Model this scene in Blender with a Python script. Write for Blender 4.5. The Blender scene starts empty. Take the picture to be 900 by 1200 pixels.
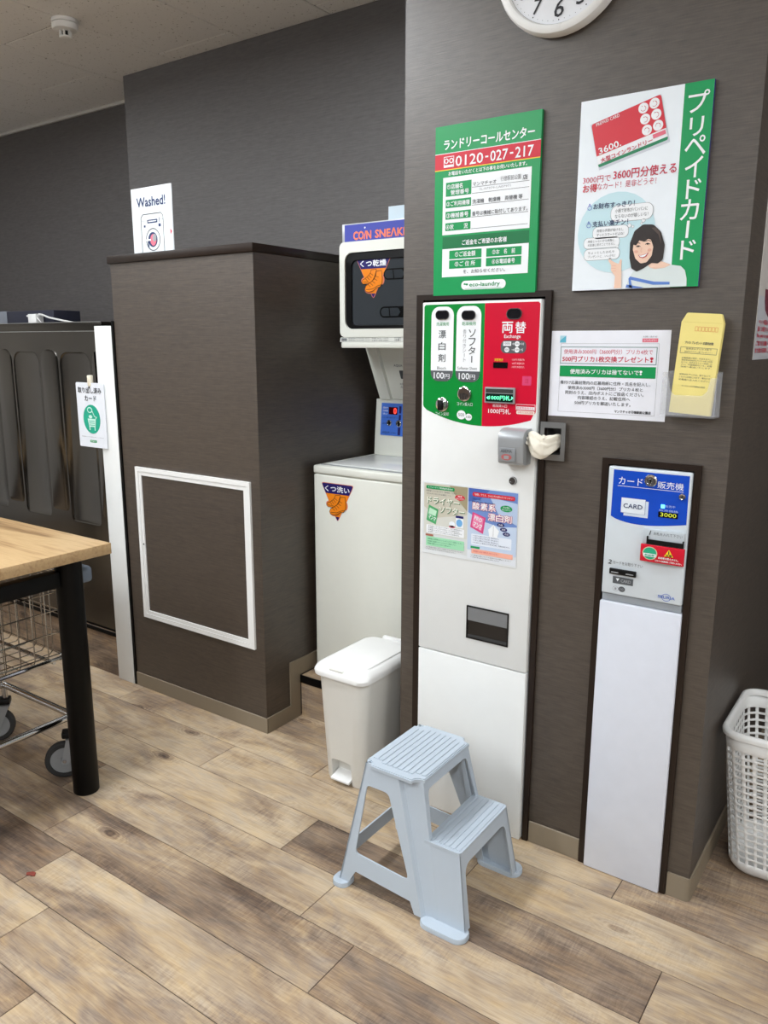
import bpy, bmesh, math, random
from mathutils import Vector, Matrix
from mathutils.geometry import tessellate_polygon

random.seed(7)
SC = bpy.context.scene
COL = SC.collection

# ---------------------------------------------------------------- camera
def make_camera():
    f, pit, roll, yaw = 923.0, math.radians(12.02), math.radians(-0.17), math.radians(125.01)
    cp, sp = math.cos(pit), math.sin(pit)
    F = Vector((math.cos(yaw)*cp, math.sin(yaw)*cp, -sp))
    R = Vector((math.sin(yaw), -math.cos(yaw), 0))
    D = F.cross(R)
    R2 = math.cos(roll)*R + math.sin(roll)*D
    D2 = -math.sin(roll)*R + math.cos(roll)*D
    cam = bpy.data.cameras.new('camera')
    cam.sensor_fit = 'HORIZONTAL'
    cam.sensor_width = 36.0
    cam.lens = 36.0*f/900.0
    cam.clip_start = 0.05
    o = bpy.data.objects.new('camera', cam)
    COL.objects.link(o)
    m = Matrix((R2, -D2, -F)).transposed().to_4x4()
    m.translation = Vector((0, 0, 1.42))
    o.matrix_world = m
    SC.camera = o
make_camera()

# ---------------------------------------------------------------- world, exposure, lamps
W = bpy.data.worlds.new('world'); SC.world = W
W.use_nodes = True
W.node_tree.nodes['Background'].inputs[0].default_value = (0.9, 0.95, 1.0, 1)
W.node_tree.nodes['Background'].inputs[1].default_value = 0.15
SC.view_settings.view_transform = 'Standard'
SC.view_settings.look = 'None'
SC.view_settings.gamma = 1.0
SC.view_settings.use_curve_mapping = False
SC.view_settings.exposure = -0.17
SC.cycles.use_denoising = True
SC.cycles.max_bounces = 8
SC.cycles.diffuse_bounces = 4
SC.cycles.sample_clamp_indirect = 6

CEIL = 2.69
LAMPS = [(-2.0, 1.15, 0.85), (-2.0, -0.75, 1.0), (-2.0, -2.4, 0.9), (-4.2, 1.15, 0.6), (-4.2, -0.75, 0.9), (0.55, -0.75, 0.9), (0.55, -2.4, 0.8), (1.1, 1.15, 0.55)]  # last entry is an added fill lamp brightening the pillar's right side and basket
LAMP_W = 33.0
def make_lamps():
    for i, (x, y, s) in enumerate(LAMPS):
        l = bpy.data.lights.new('fluorescent_lamp', 'AREA')
        l.shape = 'RECTANGLE'; l.size = 0.30; l.size_y = 1.15
        l.energy = LAMP_W*s
        l.color = (0.95, 0.99, 1.03)
        o = bpy.data.objects.new('fluorescent_lamp', l)
        o.location = (x, y, CEIL-0.082)
        COL.objects.link(o)
make_lamps()

# ---------------------------------------------------------------- materials
def lin(c):
    return tuple(((v/255)/12.92 if v/255 <= 0.04045 else ((v/255+0.055)/1.055)**2.4) for v in c)
MATS = {}
def nodes_of(m):
    m.use_nodes = True
    nt = m.node_tree
    return nt, nt.nodes, nt.links, nt.nodes['Principled BSDF']
def pm(name, rgb, rough=0.5, metal=0.0, var=0.04, scale=25.0, bump=0.0, spec=0.5, emit=None, estr=0.0, trans=0.0, ior=1.45, coat=0.0):
    """plain procedural material: colour with a faint noise variation"""
    if name in MATS: return MATS[name]
    m = bpy.data.materials.new(name)
    nt, N, L, b = nodes_of(m)
    c = lin(rgb)
    geo = N.new('ShaderNodeNewGeometry')
    nz = N.new('ShaderNodeTexNoise'); nz.inputs['Scale'].default_value = scale; nz.inputs['Detail'].default_value = 3
    L.new(geo.outputs['Position'], nz.inputs['Vector'])
    mx = N.new('ShaderNodeMix'); mx.data_type = 'RGBA'
    mx.inputs[6].default_value = (*[v*(1-var) for v in c], 1)
    mx.inputs[7].default_value = (*[min(1, v*(1+var)) for v in c], 1)
    L.new(nz.outputs['Fac'], mx.inputs[0])
    L.new(mx.outputs[2], b.inputs['Base Color'])
    b.inputs['Roughness'].default_value = rough
    b.inputs['Metallic'].default_value = metal
    b.inputs['Specular IOR Level'].default_value = spec
    b.inputs['Transmission Weight'].default_value = trans
    b.inputs['IOR'].default_value = ior
    b.inputs['Coat Weight'].default_value = coat
    if emit:
        b.inputs['Emission Color'].default_value = (*lin(emit), 1)
        b.inputs['Emission Strength'].default_value = estr
    if bump:
        bp = N.new('ShaderNodeBump'); bp.inputs['Strength'].default_value = bump; bp.inputs['Distance'].default_value = 0.002
        L.new(nz.outputs['Fac'], bp.inputs['Height']); L.new(bp.outputs['Normal'], b.inputs['Normal'])
    MATS[name] = m
    return m

def ramp(N, stops):
    r = N.new('ShaderNodeValToRGB')
    els = r.color_ramp.elements
    els[0].position, els[0].color = stops[0][0], (*stops[0][1], 1)
    els[1].position, els[1].color = stops[-1][0], (*stops[-1][1], 1)
    for p, c in stops[1:-1]:
        e = els.new(p); e.color = (*c, 1)
    return r

def mapping(N, L, vec, scale, loc=(0, 0, 0)):
    mp = N.new('ShaderNodeMapping')
    mp.inputs['Scale'].default_value = scale
    mp.inputs['Location'].default_value = loc
    L.new(vec, mp.inputs['Vector'])
    return mp.outputs['Vector']

def wallpaper(name, dark, light, rough=0.42):
    """dark woven wallpaper: fine horizontal threads with a light bump"""
    m = bpy.data.materials.new(name)
    nt, N, L, b = nodes_of(m)
    geo = N.new('ShaderNodeNewGeometry')
    v1 = mapping(N, L, geo.outputs['Position'], (14, 14, 330))
    n1 = N.new('ShaderNodeTexNoise'); n1.inputs['Scale'].default_value = 1.0; n1.inputs['Detail'].default_value = 4; n1.inputs['Roughness'].default_value = 0.6
    L.new(v1, n1.inputs['Vector'])
    v2 = mapping(N, L, geo.outputs['Position'], (26, 26, 90))
    n2 = N.new('ShaderNodeTexNoise'); n2.inputs['Scale'].default_value = 1.0; n2.inputs['Detail'].default_value = 3
    L.new(v2, n2.inputs['Vector'])
    v3 = mapping(N, L, geo.outputs['Position'], (700, 700, 60))
    n3 = N.new('ShaderNodeTexNoise'); n3.inputs['Scale'].default_value = 1.0
    L.new(v3, n3.inputs['Vector'])
    a = N.new('ShaderNodeMath'); a.operation = 'MULTIPLY_ADD'; a.inputs[1].default_value = 0.55
    L.new(n1.outputs['Fac'], a.inputs[0]); 
    a2 = N.new('ShaderNodeMath'); a2.operation = 'MULTIPLY'; a2.inputs[1].default_value = 0.3
    L.new(n2.outputs['Fac'], a2.inputs[0]); L.new(a2.outputs[0], a.inputs[2])
    a3 = N.new('ShaderNodeMath'); a3.operation = 'MULTIPLY_ADD'; a3.inputs[1].default_value = 0.15
    L.new(n3.outputs['Fac'], a3.inputs[0]); L.new(a.outputs[0], a3.inputs[2])
    r = ramp(N, [(0.3, lin(dark)), (0.7, lin(light))])
    L.new(a3.outputs[0], r.inputs[0])
    L.new(r.outputs[0], b.inputs['Base Color'])
    b.inputs['Roughness'].default_value = rough
    b.inputs['Specular IOR Level'].default_value = 1.0
    bp = N.new('ShaderNodeBump'); bp.inputs['Strength'].default_value = 0.35; bp.inputs['Distance'].default_value = 0.002
    L.new(a3.outputs[0], bp.inputs['Height']); L.new(bp.outputs['Normal'], b.inputs['Normal'])
    MATS[name] = m
    return m

def floor_wood(name, axis='x'):
    """weathered oak vinyl plank; object colour r = tone (0 light, 1 dark), random moves the figure"""
    m = bpy.data.materials.new(name)
    nt, N, L, b = nodes_of(m)
    geo = N.new('ShaderNodeNewGeometry'); oi = N.new('ShaderNodeObjectInfo')
    sc = N.new('ShaderNodeVectorMath'); sc.operation = 'SCALE'; sc.inputs[0].default_value = (37.0, 61.0, 0.0)
    L.new(oi.outputs['Random'], sc.inputs['Scale'])
    ad = N.new('ShaderNodeVectorMath'); ad.operation = 'ADD'
    L.new(geo.outputs['Position'], ad.inputs[0]); L.new(sc.outputs[0], ad.inputs[1])
    P = ad.outputs[0]
    def noise(scale, det=4, rgh=0.55, dist=0.0):
        n = N.new('ShaderNodeTexNoise'); n.inputs['Scale'].default_value = 1.0
        n.inputs['Detail'].default_value = det; n.inputs['Roughness'].default_value = rgh; n.inputs['Distortion'].default_value = dist
        L.new(mapping(N, L, P, scale), n.inputs['Vector'])
        return n.outputs['Fac']
    def mth(op, a, bb=None, c=None):
        k = N.new('ShaderNodeMath'); k.operation = op
        for i, v in enumerate((a, bb, c)):
            if v is None: continue
            if isinstance(v, (int, float)): k.inputs[i].default_value = v
            else: L.new(v, k.inputs[i])
        return k.outputs[0]
    big = noise((2.4, 6.5, 6.5), 3, 0.55, 1.0)
    grain = noise((5.5, 72, 72), 6, 0.66, 1.2)
    fine = noise((16, 300, 300), 3, 0.6, 0.5)
    saw = noise((95, 13, 13), 4, 0.72, 1.2)          # crosswise saw marks, only in patches
    blotch = noise((6, 17, 17), 5, 0.62, 1.6)
    patch = noise((3.1, 6, 6), 2, 0.5, 0.5)
    # knots with rings
    vo = N.new('ShaderNodeTexVoronoi'); vo.inputs['Scale'].default_value = 1.0
    L.new(mapping(N, L, P, (2.3, 5.6, 5.6)), vo.inputs['Vector'])
    kd = mth('ADD', vo.outputs['Distance'], mth('MULTIPLY', mth('SUBTRACT', blotch, 0.5), 0.20))
    kn = mth('MAXIMUM', mth('SUBTRACT', 1.0, mth('MULTIPLY', kd, 8.5)), 0.0)
    rings = mth('MULTIPLY', mth('SINE', mth('MULTIPLY', kd, 150.0)), mth('MAXIMUM', mth('SUBTRACT', 1.0, mth('MULTIPLY', kd, 3.4)), 0.0))
    sep = N.new('ShaderNodeSeparateColor'); L.new(oi.outputs['Color'], sep.inputs[0])
    t = mth('MULTIPLY', mth('SUBTRACT', big, 0.5), 1.25)
    t = mth('ADD', t, mth('MULTIPLY', mth('SUBTRACT', grain, 0.5), 0.62))
    t = mth('ADD', t, mth('MULTIPLY', mth('SUBTRACT', fine, 0.5), 0.42))
    sm = mth('MAXIMUM', mth('MULTIPLY', mth('SUBTRACT', patch, 0.40), 2.8), 0.0)
    t = mth('ADD', t, mth('MULTIPLY', mth('MULTIPLY', mth('SUBTRACT', saw, 0.5), sm), 0.95))
    t = mth('ADD', t, mth('MULTIPLY', mth('SUBTRACT', blotch, 0.5), 0.48))
    t = mth('ADD', t, mth('MULTIPLY', kn, 0.8))
    t = mth('ADD', t, mth('MULTIPLY', rings, 0.12))
    t = mth('ADD', t, mth('MULTIPLY_ADD', sep.outputs['Red'], 0.50, 0.14))
    r = ramp(N, [(0.0, lin((200, 178, 146))), (0.28, lin((178, 154, 122))), (0.5, lin((148, 124, 99))), (0.75, lin((110, 89, 72))), (1.0, lin((70, 55, 45)))])
    L.new(t, r.inputs[0])
    # greyish patches
    hs = N.new('ShaderNodeHueSaturation')
    L.new(mth('MULTIPLY_ADD', blotch, -0.9, 1.32), hs.inputs['Saturation'])
    L.new(r.outputs[0], hs.inputs['Color'])
    L.new(hs.outputs[0], b.inputs['Base Color'])
    L.new(mth('MULTIPLY_ADD', grain, 0.2, 0.36), b.inputs['Roughness'])
    b.inputs['Specular IOR Level'].default_value = 0.35
    bp = N.new('ShaderNodeBump'); bp.inputs['Strength'].default_value = 0.18; bp.inputs['Distance'].default_value = 0.001
    L.new(mth('ADD', grain, saw), bp.inputs['Height']); L.new(bp.outputs['Normal'], b.inputs['Normal'])
    MATS[name] = m
    return m

def table_wood(name):
    m = bpy.data.materials.new(name)
    nt, N, L, b = nodes_of(m)
    geo = N.new('ShaderNodeNewGeometry')
    def noise(scale, det, dist=0.0):
        n = N.new('ShaderNodeTexNoise'); n.inputs['Scale'].default_value = 1.0; n.inputs['Detail'].default_value = det; n.inputs['Distortion'].default_value = dist
        L.new(mapping(N, L, geo.outputs['Position'], scale), n.inputs['Vector']); return n.outputs['Fac']
    a = noise((1.6, 11, 11), 4, 0.9); c = noise((7, 130, 130), 4, 0.2)
    k = N.new('ShaderNodeMath'); k.operation = 'MULTIPLY_ADD'; k.inputs[1].default_value = 0.35
    L.new(c, k.inputs[0]); 
    k2 = N.new('ShaderNodeMath'); k2.operation = 'MULTIPLY'; k2.inputs[1].default_value = 0.75; L.new(a, k2.inputs[0]); L.new(k2.outputs[0], k.inputs[2])
    r = ramp(N, [(0.36, lin((118, 88, 58))), (0.47, lin((168, 136, 96))), (0.58, lin((190, 160, 118))), (0.72, lin((174, 142, 100)))])
    L.new(k.outputs[0], r.inputs[0]); L.new(r.outputs[0], b.inputs['Base Color'])
    b.inputs['Roughness'].default_value = 0.42
    MATS[name] = m
    return m

def ceiling_tile_mat(name):
    m = bpy.data.materials.new(name)
    nt, N, L, b = nodes_of(m)
    geo = N.new('ShaderNodeNewGeometry')
    vo = N.new('ShaderNodeTexNoise'); vo.inputs['Scale'].default_value = 95; vo.inputs['Detail'].default_value = 2
    L.new(geo.outputs['Position'], vo.inputs['Vector'])
    r = ramp(N, [(0.27, lin((165, 161, 156))), (0.35, lin((236, 235, 233)))])
    L.new(vo.outputs['Fac'], r.inputs[0]); L.new(r.outputs[0], b.inputs['Base Color'])
    b.inputs['Roughness'].default_value = 0.9
    bp = N.new('ShaderNodeBump'); bp.inputs['Strength'].default_value = 0.4; bp.inputs['Distance'].default_value = 0.003
    L.new(r.outputs[0], bp.inputs['Height']); L.new(bp.outputs['Normal'], b.inputs['Normal'])
    MATS[name] = m
    return m

def steel_mat(name):
    m = bpy.data.materials.new(name)
    nt, N, L, b = nodes_of(m)
    geo = N.new('ShaderNodeNewGeometry')
    n = N.new('ShaderNodeTexNoise'); n.inputs['Scale'].default_value = 1.0; n.inputs['Detail'].default_value = 3
    L.new(mapping(N, L, geo.outputs['Position'], (420, 420, 3)), n.inputs['Vector'])
    k = N.new('ShaderNodeMapRange'); k.inputs[3].default_value = 0.17; k.inputs[4].default_value = 0.21
    L.new(n.outputs['Fac'], k.inputs[0]); L.new(k.outputs[0], b.inputs['Roughness'])
    n2 = N.new('ShaderNodeTexNoise'); n2.inputs['Scale'].default_value = 1.3
    L.new(geo.outputs['Position'], n2.inputs['Vector'])
    r = ramp(N, [(0.3, (0.105, 0.1, 0.092)), (0.7, (0.17, 0.158, 0.14))])
    L.new(n2.outputs['Fac'], r.inputs[0]); L.new(r.outputs[0], b.inputs['Base Color'])
    b.inputs['Metallic'].default_value = 1.0
    MATS[name] = m
    return m

M_PAPER_PILLAR = wallpaper('wallpaper_dark_weave', (43, 34, 27), (84, 73, 62), 0.52)
M_PAPER_FAR = wallpaper('wallpaper_slate', (64, 60, 59), (94, 90, 89), 0.6)
M_PAPER_BOX = wallpaper('wallpaper_brown_weave', (41, 32, 25), (79, 67, 56), 0.5)
M_WALLW = pm('white_wall_paint', (196, 192, 187), 0.8)
M_FLOOR = floor_wood('oak_vinyl')
M_TABLE = table_wood('oak_table_top')
M_TILE = ceiling_tile_mat('rock_wool_tile')
M_STEEL = steel_mat('brushed_steel')
M_BASEB = pm('taupe_baseboard', (134, 122, 104), 0.5)
M_TRIM = pm('dark_brown_trim', (34, 23, 16), 0.4, spec=0.4)
M_WHITE = pm('white_enamel', (230, 232, 231), 0.45, var=0.02, spec=0.3)
M_CREAM = pm('cream_white_enamel', (226, 227, 218), 0.3, var=0.02)
M_PLW = pm('white_plastic', (232, 232, 230), 0.4, var=0.02)
M_BIN = pm('grey_white_plastic', (222, 221, 215), 0.42, var=0.02)
M_BLK = pm('black_metal', (7, 7, 7), 0.42, spec=0.18)
M_BLKP = pm('black_plastic', (11, 11, 12), 0.38, spec=0.35)
M_RUB = pm('grey_rubber', (52, 52, 52), 0.7)
M_CHROME = pm('chrome', (205, 205, 205), 0.12, 1.0)
M_WIRE = pm('chrome_wire', (170, 168, 165), 0.22, 1.0)
M_ALU = pm('brushed_aluminium', (176, 178, 178), 0.35, 1.0)
M_SILV = pm('silver_plastic', (165, 168, 171), 0.32, 0.25)
M_STOOL = pm('pale_blue_plastic', (180, 191, 202), 0.45, var=0.02, spec=0.4)
M_GREYW = pm('grey_white_enamel', (208, 209, 202), 0.35)
M_GREYP = pm('grey_plastic', (150, 153, 155), 0.45)

# ---------------------------------------------------------------- mesh helpers
def bx(bm, x0, x1, y0, y1, z0, z1, bev=0.0, seg=2):
    t = bmesh.new()
    vs = [t.verts.new(p) for p in ((x0,y0,z0),(x1,y0,z0),(x1,y1,z0),(x0,y1,z0),(x0,y0,z1),(x1,y0,z1),(x1,y1,z1),(x0,y1,z1))]
    for f in ((0,3,2,1),(4,5,6,7),(0,1,5,4),(1,2,6,5),(2,3,7,6),(3,0,4,7)): t.faces.new([vs[i] for i in f])
    if bev > 0:
        bmesh.ops.bevel(t, geom=t.edges[:], offset=bev, segments=seg, affect='EDGES', profile=0.5)
    merge(bm, t)
def merge(bm, t):
    me = bpy.data.meshes.new('tmp'); t.to_mesh(me); t.free(); bm.from_mesh(me); bpy.data.meshes.remove(me)
def tube(bm, pts, r, n=8, closed=False):
    pts = [Vector(p) for p in pts]
    k = len(pts); rings = []
    nrm = None
    for i in range(k):
        if closed: d = pts[(i+1) % k]-pts[i-1]
        elif i == 0: d = pts[1]-pts[0]
        elif i == k-1: d = pts[-1]-pts[-2]
        else: d = (pts[i+1]-pts[i]).normalized()+(pts[i]-pts[i-1]).normalized()
        d.normalize()
        if nrm is None:
            nrm = d.orthogonal().normalized()
        nrm = (nrm-d*nrm.dot(d)).normalized()
        bi = d.cross(nrm)
        rr = r[i] if isinstance(r, (list, tuple)) else r
        rings.append([bm.verts.new(pts[i]+rr*(math.cos(2*math.pi*j/n)*nrm+math.sin(2*math.pi*j/n)*bi)) for j in range(n)])
    for i in range(k if closed else k-1):
        a, b = rings[i], rings[(i+1) % k]
        for j in range(n): bm.faces.new((a[j], a[(j+1) % n], b[(j+1) % n], b[j]))
    if not closed:
        bm.faces.new(rings[0][::-1]); bm.faces.new(rings[-1])
def lathe(bm, prof, c=(0,0,0), axis='z', n=32, cap=True):
    c = Vector(c)
    def P(r, h, a):
        u, v = r*math.cos(a), r*math.sin(a)
        return c+(Vector((u, v, h)) if axis == 'z' else Vector((u, h, v)) if axis == 'y' else Vector((h, u, v)))
    rings = [[bm.verts.new(P(r, h, 2*math.pi*j/n)) for j in range(n)] for r, h in prof]
    for a, b in zip(rings, rings[1:]):
        for j in range(n): bm.faces.new((a[j], a[(j+1) % n], b[(j+1) % n], b[j]))
    if cap:
        bm.faces.new(rings[0][::-1]); bm.faces.new(rings[-1])
def loft(bm, loops, cap0=True, cap1=True):
    R = [[bm.verts.new(p) for p in l] for l in loops]
    n = len(R[0])
    for a, b in zip(R, R[1:]):
        for j in range(n): bm.faces.new((a[j], a[(j+1) % n], b[(j+1) % n], b[j]))
    if cap0: bm.faces.new(R[0][::-1])
    if cap1: bm.faces.new(R[-1])
def rrect(x0, x1, y0, y1, r, n=5):
    out = []
    for cx, cy, a0 in ((x1-r, y0+r, -90), (x1-r, y1-r, 0), (x0+r, y1-r, 90), (x0+r, y0+r, 180)):
        for i in range(n+1):
            a = math.radians(a0+90*i/n); out.append((cx+r*math.cos(a), cy+r*math.sin(a)))
    return out
def rpoly(pts, n=5):
    """polygon with rounded corners: (x, y, r)"""
    out = []; k = len(pts)
    for i in range(k):
        p = Vector(pts[i][:2]); r = pts[i][2] if len(pts[i]) > 2 else 0
        if r <= 0: out.append(tuple(p)); continue
        a = (Vector(pts[i-1][:2])-p).normalized(); b = (Vector(pts[(i+1) % k][:2])-p).normalized()
        ang = a.angle(b); t = r/math.tan(ang/2)
        p0, p1 = p+a*t, p+b*t
        for j in range(n+1):
            s = j/n
            out.append(tuple((1-s)**2*p0+2*s*(1-s)*p+s*s*p1))
    return out
def slab(bm, outer, holes, fn, d0, d1):
    """flat plate with holes: 2-D outlines mapped by fn(u, v, d), between depths d0 and d1"""
    loops = [outer]+list(holes)
    flat = [p for l in loops for p in l]
    tris = tessellate_polygon([[Vector((p[0], p[1], 0)) for p in l] for l in loops])
    A = [bm.verts.new(fn(p[0], p[1], d0)) for p in flat]
    B = [bm.verts.new(fn(p[0], p[1], d1)) for p in flat]
    for t in tris:
        try:
            bm.faces.new([A[i] for i in t]); bm.faces.new([B[i] for i in reversed(t)])
        except ValueError: pass
    o = 0
    for l in loops:
        k = len(l)
        for i in range(k):
            j = (i+1) % k
            bm.faces.new((A[o+i], A[o+j], B[o+j], B[o+i]))
        o += k
    bmesh.ops.recalc_face_normals(bm, faces=bm.faces[:])

def loc_of(p):
    v = Vector((0, 0, 0))
    while p is not None:
        v += p.location; p = p.parent
    return v
def obj(name, bm, mat, parent=None, angle=35, local=False):
    """links the bmesh as ONE mesh object; coordinates are world unless local"""
    if parent is not None and not local:
        bmesh.ops.translate(bm, verts=bm.verts[:], vec=-loc_of(parent))
    me = bpy.data.meshes.new(name)
    bmesh.ops.recalc_face_normals(bm, faces=bm.faces[:])
    bm.to_mesh(me); bm.free()
    me.materials.append(mat)
    if angle:
        me.polygons.foreach_set('use_smooth', [True]*len(me.polygons))
        me.set_sharp_from_angle(angle=math.radians(angle))
    o = bpy.data.objects.new(name, me); COL.objects.link(o)
    if parent is not None: o.parent = parent
    return o
def mesh(): return bmesh.new()
def box(name, mat, parent, *a, bev=0.0, seg=2):
    bm = mesh(); bx(bm, *a, bev=bev, seg=seg); return obj(name, bm, mat, parent)
def thing(name, label, cat, loc=(0,0,0), group=None):
    o = bpy.data.objects.new(name, None); o.empty_display_size = 0.05; COL.objects.link(o)
    o.location = loc; o['label'] = label; o['category'] = cat
    if group: o['group'] = group
    return o
def tag(o, label, cat, group=None):
    o['label'] = label; o['category'] = cat
    if group: o['group'] = group
    return o
def struct(o):
    o['kind'] = 'structure'; return o

# ---------------------------------------------------------------- flat print
TXT = {}
def text_mesh(s, shear):
    key = (s, shear)
    if key in TXT: return TXT[key]
    cu = bpy.data.curves.new('t', 'FONT'); cu.body = s; cu.resolution_u = 2; cu.shear = shear
    cu.size = 1.0; cu.fill_mode = 'FRONT'
    o = bpy.data.objects.new('t', cu); COL.objects.link(o)
    dg = bpy.context.evaluated_depsgraph_get(); dg.update()
    me = bpy.data.meshes.new_from_object(o.evaluated_get(dg))
    V = [(v.co.x, v.co.y) for v in me.vertices]; Fs = [tuple(p.vertices) for p in me.polygons]
    bpy.data.meshes.remove(me); bpy.data.objects.remove(o); bpy.data.curves.remove(cu)
    TXT[key] = (V, Fs)
    return V, Fs
class Print:
    """flat ink on a panel; (u, v) in millimetres from the panel's lower left corner"""
    def __init__(self, parent, fn, lift=0.0006):
        self.p, self.fn, self.lift, self.b = parent, fn, lift, {}
    def item(self, name, mat, pts, faces, layer):
        d = self.lift*(layer+1)
        self.b.setdefault(name, []).append((mat, [Vector(self.fn(u/1000, v/1000, d)) for u, v in pts], faces))
    def poly(self, pts, mat, layer=0, name='print'):
        self.item(name, mat, pts, [tuple(t) for t in tessellate_polygon([[Vector((u, v, 0)) for u, v in pts]])], layer)
    def rect(self, u0, u1, v0, v1, mat, layer=0, name='print', r=0):
        if r: self.poly(rrect(u0, u1, v0, v1, r, 5), mat, layer, name)
        else: self.item(name, mat, [(u0,v0),(u1,v0),(u1,v1),(u0,v1)], [(0, 1, 2, 3)], layer)
    def ell(self, cu, cv, ru, rv, mat, layer=0, name='print', n=28):
        self.item(name, mat, [(cu+ru*math.cos(2*math.pi*i/n), cv+rv*math.sin(2*math.pi*i/n)) for i in range(n)], [tuple(range(n))], layer)
    def ring(self, cu, cv, ru, rv, w, mat, layer=0, name='print', n=32, a0=0, a1=360):
        A = []
        for i in range(n+1):
            a = math.radians(a0+(a1-a0)*i/n)
            A += [(cu+ru*math.cos(a), cv+rv*math.sin(a)), (cu+(ru-w)*math.cos(a), cv+(rv-w)*math.sin(a))]
        self.item(name, mat, A, [(2*i, 2*i+1, 2*i+3, 2*i+2) for i in range(n)], layer)
    def line(self, pts, w, mat, layer=0, name='print'):
        V, Fs = [], []
        for (a, b), (c, e) in zip(pts, pts[1:]):
            l = math.hypot(c-a, e-b) or 1; nx, ny = -(e-b)/l*w/2, (c-a)/l*w/2
            k = len(V); V += [(a+nx,b+ny),(a-nx,b-ny),(c-nx,e-ny),(c+nx,e+ny)]; Fs.append((k, k+1, k+2, k+3))
        self.item(name, mat, V, Fs, layer)
    def frame(self, u0, u1, v0, v1, w, mat, layer=0, name='print'):
        self.item(name, mat, [(u0,v0),(u1,v0),(u1,v1),(u0,v1),(u0+w,v0+w),(u1-w,v0+w),(u1-w,v1-w),(u0+w,v1-w)], [(0,1,5,4),(1,2,6,5),(2,3,7,6),(3,0,4,7)], layer)
    def text(self, s, u0, u1, v0, v1, mat, layer=1, bold=0.0, shear=0.0, name='lettering', rot=0.0, keep=False):
        V, Fs = text_mesh(s, shear)
        if not V: return
        xs = [v[0] for v in V]; ys = [v[1] for v in V]
        ax, bx_, ay, by = min(xs), max(xs), min(ys), max(ys)
        su, sv = (u1-u0)/max(1e-6, bx_-ax), (v1-v0)/max(1e-6, by-ay)
        if keep: su = sv = min(su, sv)
        cu, cv = (u0+u1)/2, (v0+v1)/2; mx, my = (ax+bx_)/2, (ay+by)/2
        ca, sa = math.cos(math.radians(rot)), math.sin(math.radians(rot))
        # heavier strokes: the same glyphs stamped again a hair to the side, each a trace higher
        e = bold*(v1-v0)*0.9
        for i, (du, dv) in enumerate(((0, 0),) if e <= 0 else ((-e, 0), (e, 0), (0, e), (0, -e))):
            P_ = []
            for x, y in V:
                x, y = (x-mx)*su+du, (y-my)*sv+dv
                P_.append((cu+ca*x-sa*y, cv+sa*x+ca*y))
            self.item(name, mat, P_, Fs, layer+0.2*i)
    def vtext(self, s, u0, u1, v0, v1, mat, layer=1, bold=0.0, gap=0.12, name='lettering'):
        n = len(s); h = (v1-v0)/(n-gap)
        for i, c in enumerate(s):
            t = v1-i*h; b = t-h*(1-gap)
            if c == 'ー': self.rect((u0+u1)/2-0.045*(u1-u0), (u0+u1)/2+0.085*(u1-u0), b+h*0.06, t-h*0.06, mat, layer, name); continue
            w = u1-u0; k = (0.06*w, 0.06*w)
            if c in 'りリ': k = (0.16*w, 0.16*w)
            if c == 'ト': k = (0.3*w, 0.1*w)
            if c == 'き': k = (0.1*w, 0.1*w)
            self.text(c, u0+k[0], u1-k[1], b, t, mat, layer, bold, name=name)
    def done(self):
        off = loc_of(self.p)
        for name, items in self.b.items():
            # prints that lie apart on the panel become parts of their own
            bb = [(Vector(map(min, zip(*V))), Vector(map(max, zip(*V)))) for _, V, _ in items]
            grp = list(range(len(items)))
            def root(i):
                while grp[i] != i: i = grp[i]
                return i
            for i in range(len(items)):
                for j in range(i):
                    gap = Vector([max(0, bb[i][0][k]-bb[j][1][k], bb[j][0][k]-bb[i][1][k]) for k in range(3)]).length
                    if gap <= 0.0175: grp[root(i)] = root(j)
            sets = {}
            for i in range(len(items)): sets.setdefault(root(i), []).append(items[i])
            for its in sets.values():
                V, Fs, ix, mats = [], [], [], []
                for mat, v, f in its:
                    if mat not in mats: mats.append(mat)
                    k = len(V); V += [tuple(p-off) for p in v]; Fs += [tuple(i+k for i in q) for q in f]; ix += [mats.index(mat)]*len(f)
                me = bpy.data.meshes.new(name); me.from_pydata(V, [], Fs)
                for m in mats: me.materials.append(m)
                me.polygons.foreach_set('material_index', ix)
                o = bpy.data.objects.new(name, me); COL.objects.link(o); o.parent = self.p
def on_y(x0, z0, y): return lambda u, v, d: (x0+u, y-d, z0+v)
INK = lambda n, rgb, rough=0.5, **k: pm('ink_'+n, rgb, rough, var=0.02, **k)
I_WHITE = INK('white', (240, 243, 246)); I_BLACK = INK('black', (35, 35, 40)); I_GREY = INK('grey', (84, 88, 92)); I_LGREY = INK('light_grey', (150, 152, 156))
I_GREEN = INK('green', (0, 148, 80), 0.4); I_DKGREEN = INK('deep_green', (0, 112, 62)); I_RED = INK('red', (205, 35, 55)); I_BLUE = INK('blue', (28, 78, 190))
I_NAVY = INK('navy', (30, 28, 100)); I_ORANGE = INK('orange', (238, 134, 20)); I_PINK = INK('pink', (226, 110, 130)); I_CRIMSON = INK('crimson', (196, 40, 70))
I_DBLUE = INK('dark_blue', (42, 58, 100)); I_SKY = INK('pale_aqua', (196, 226, 234)); I_YELLOW = INK('yellow', (245, 214, 40))

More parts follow.
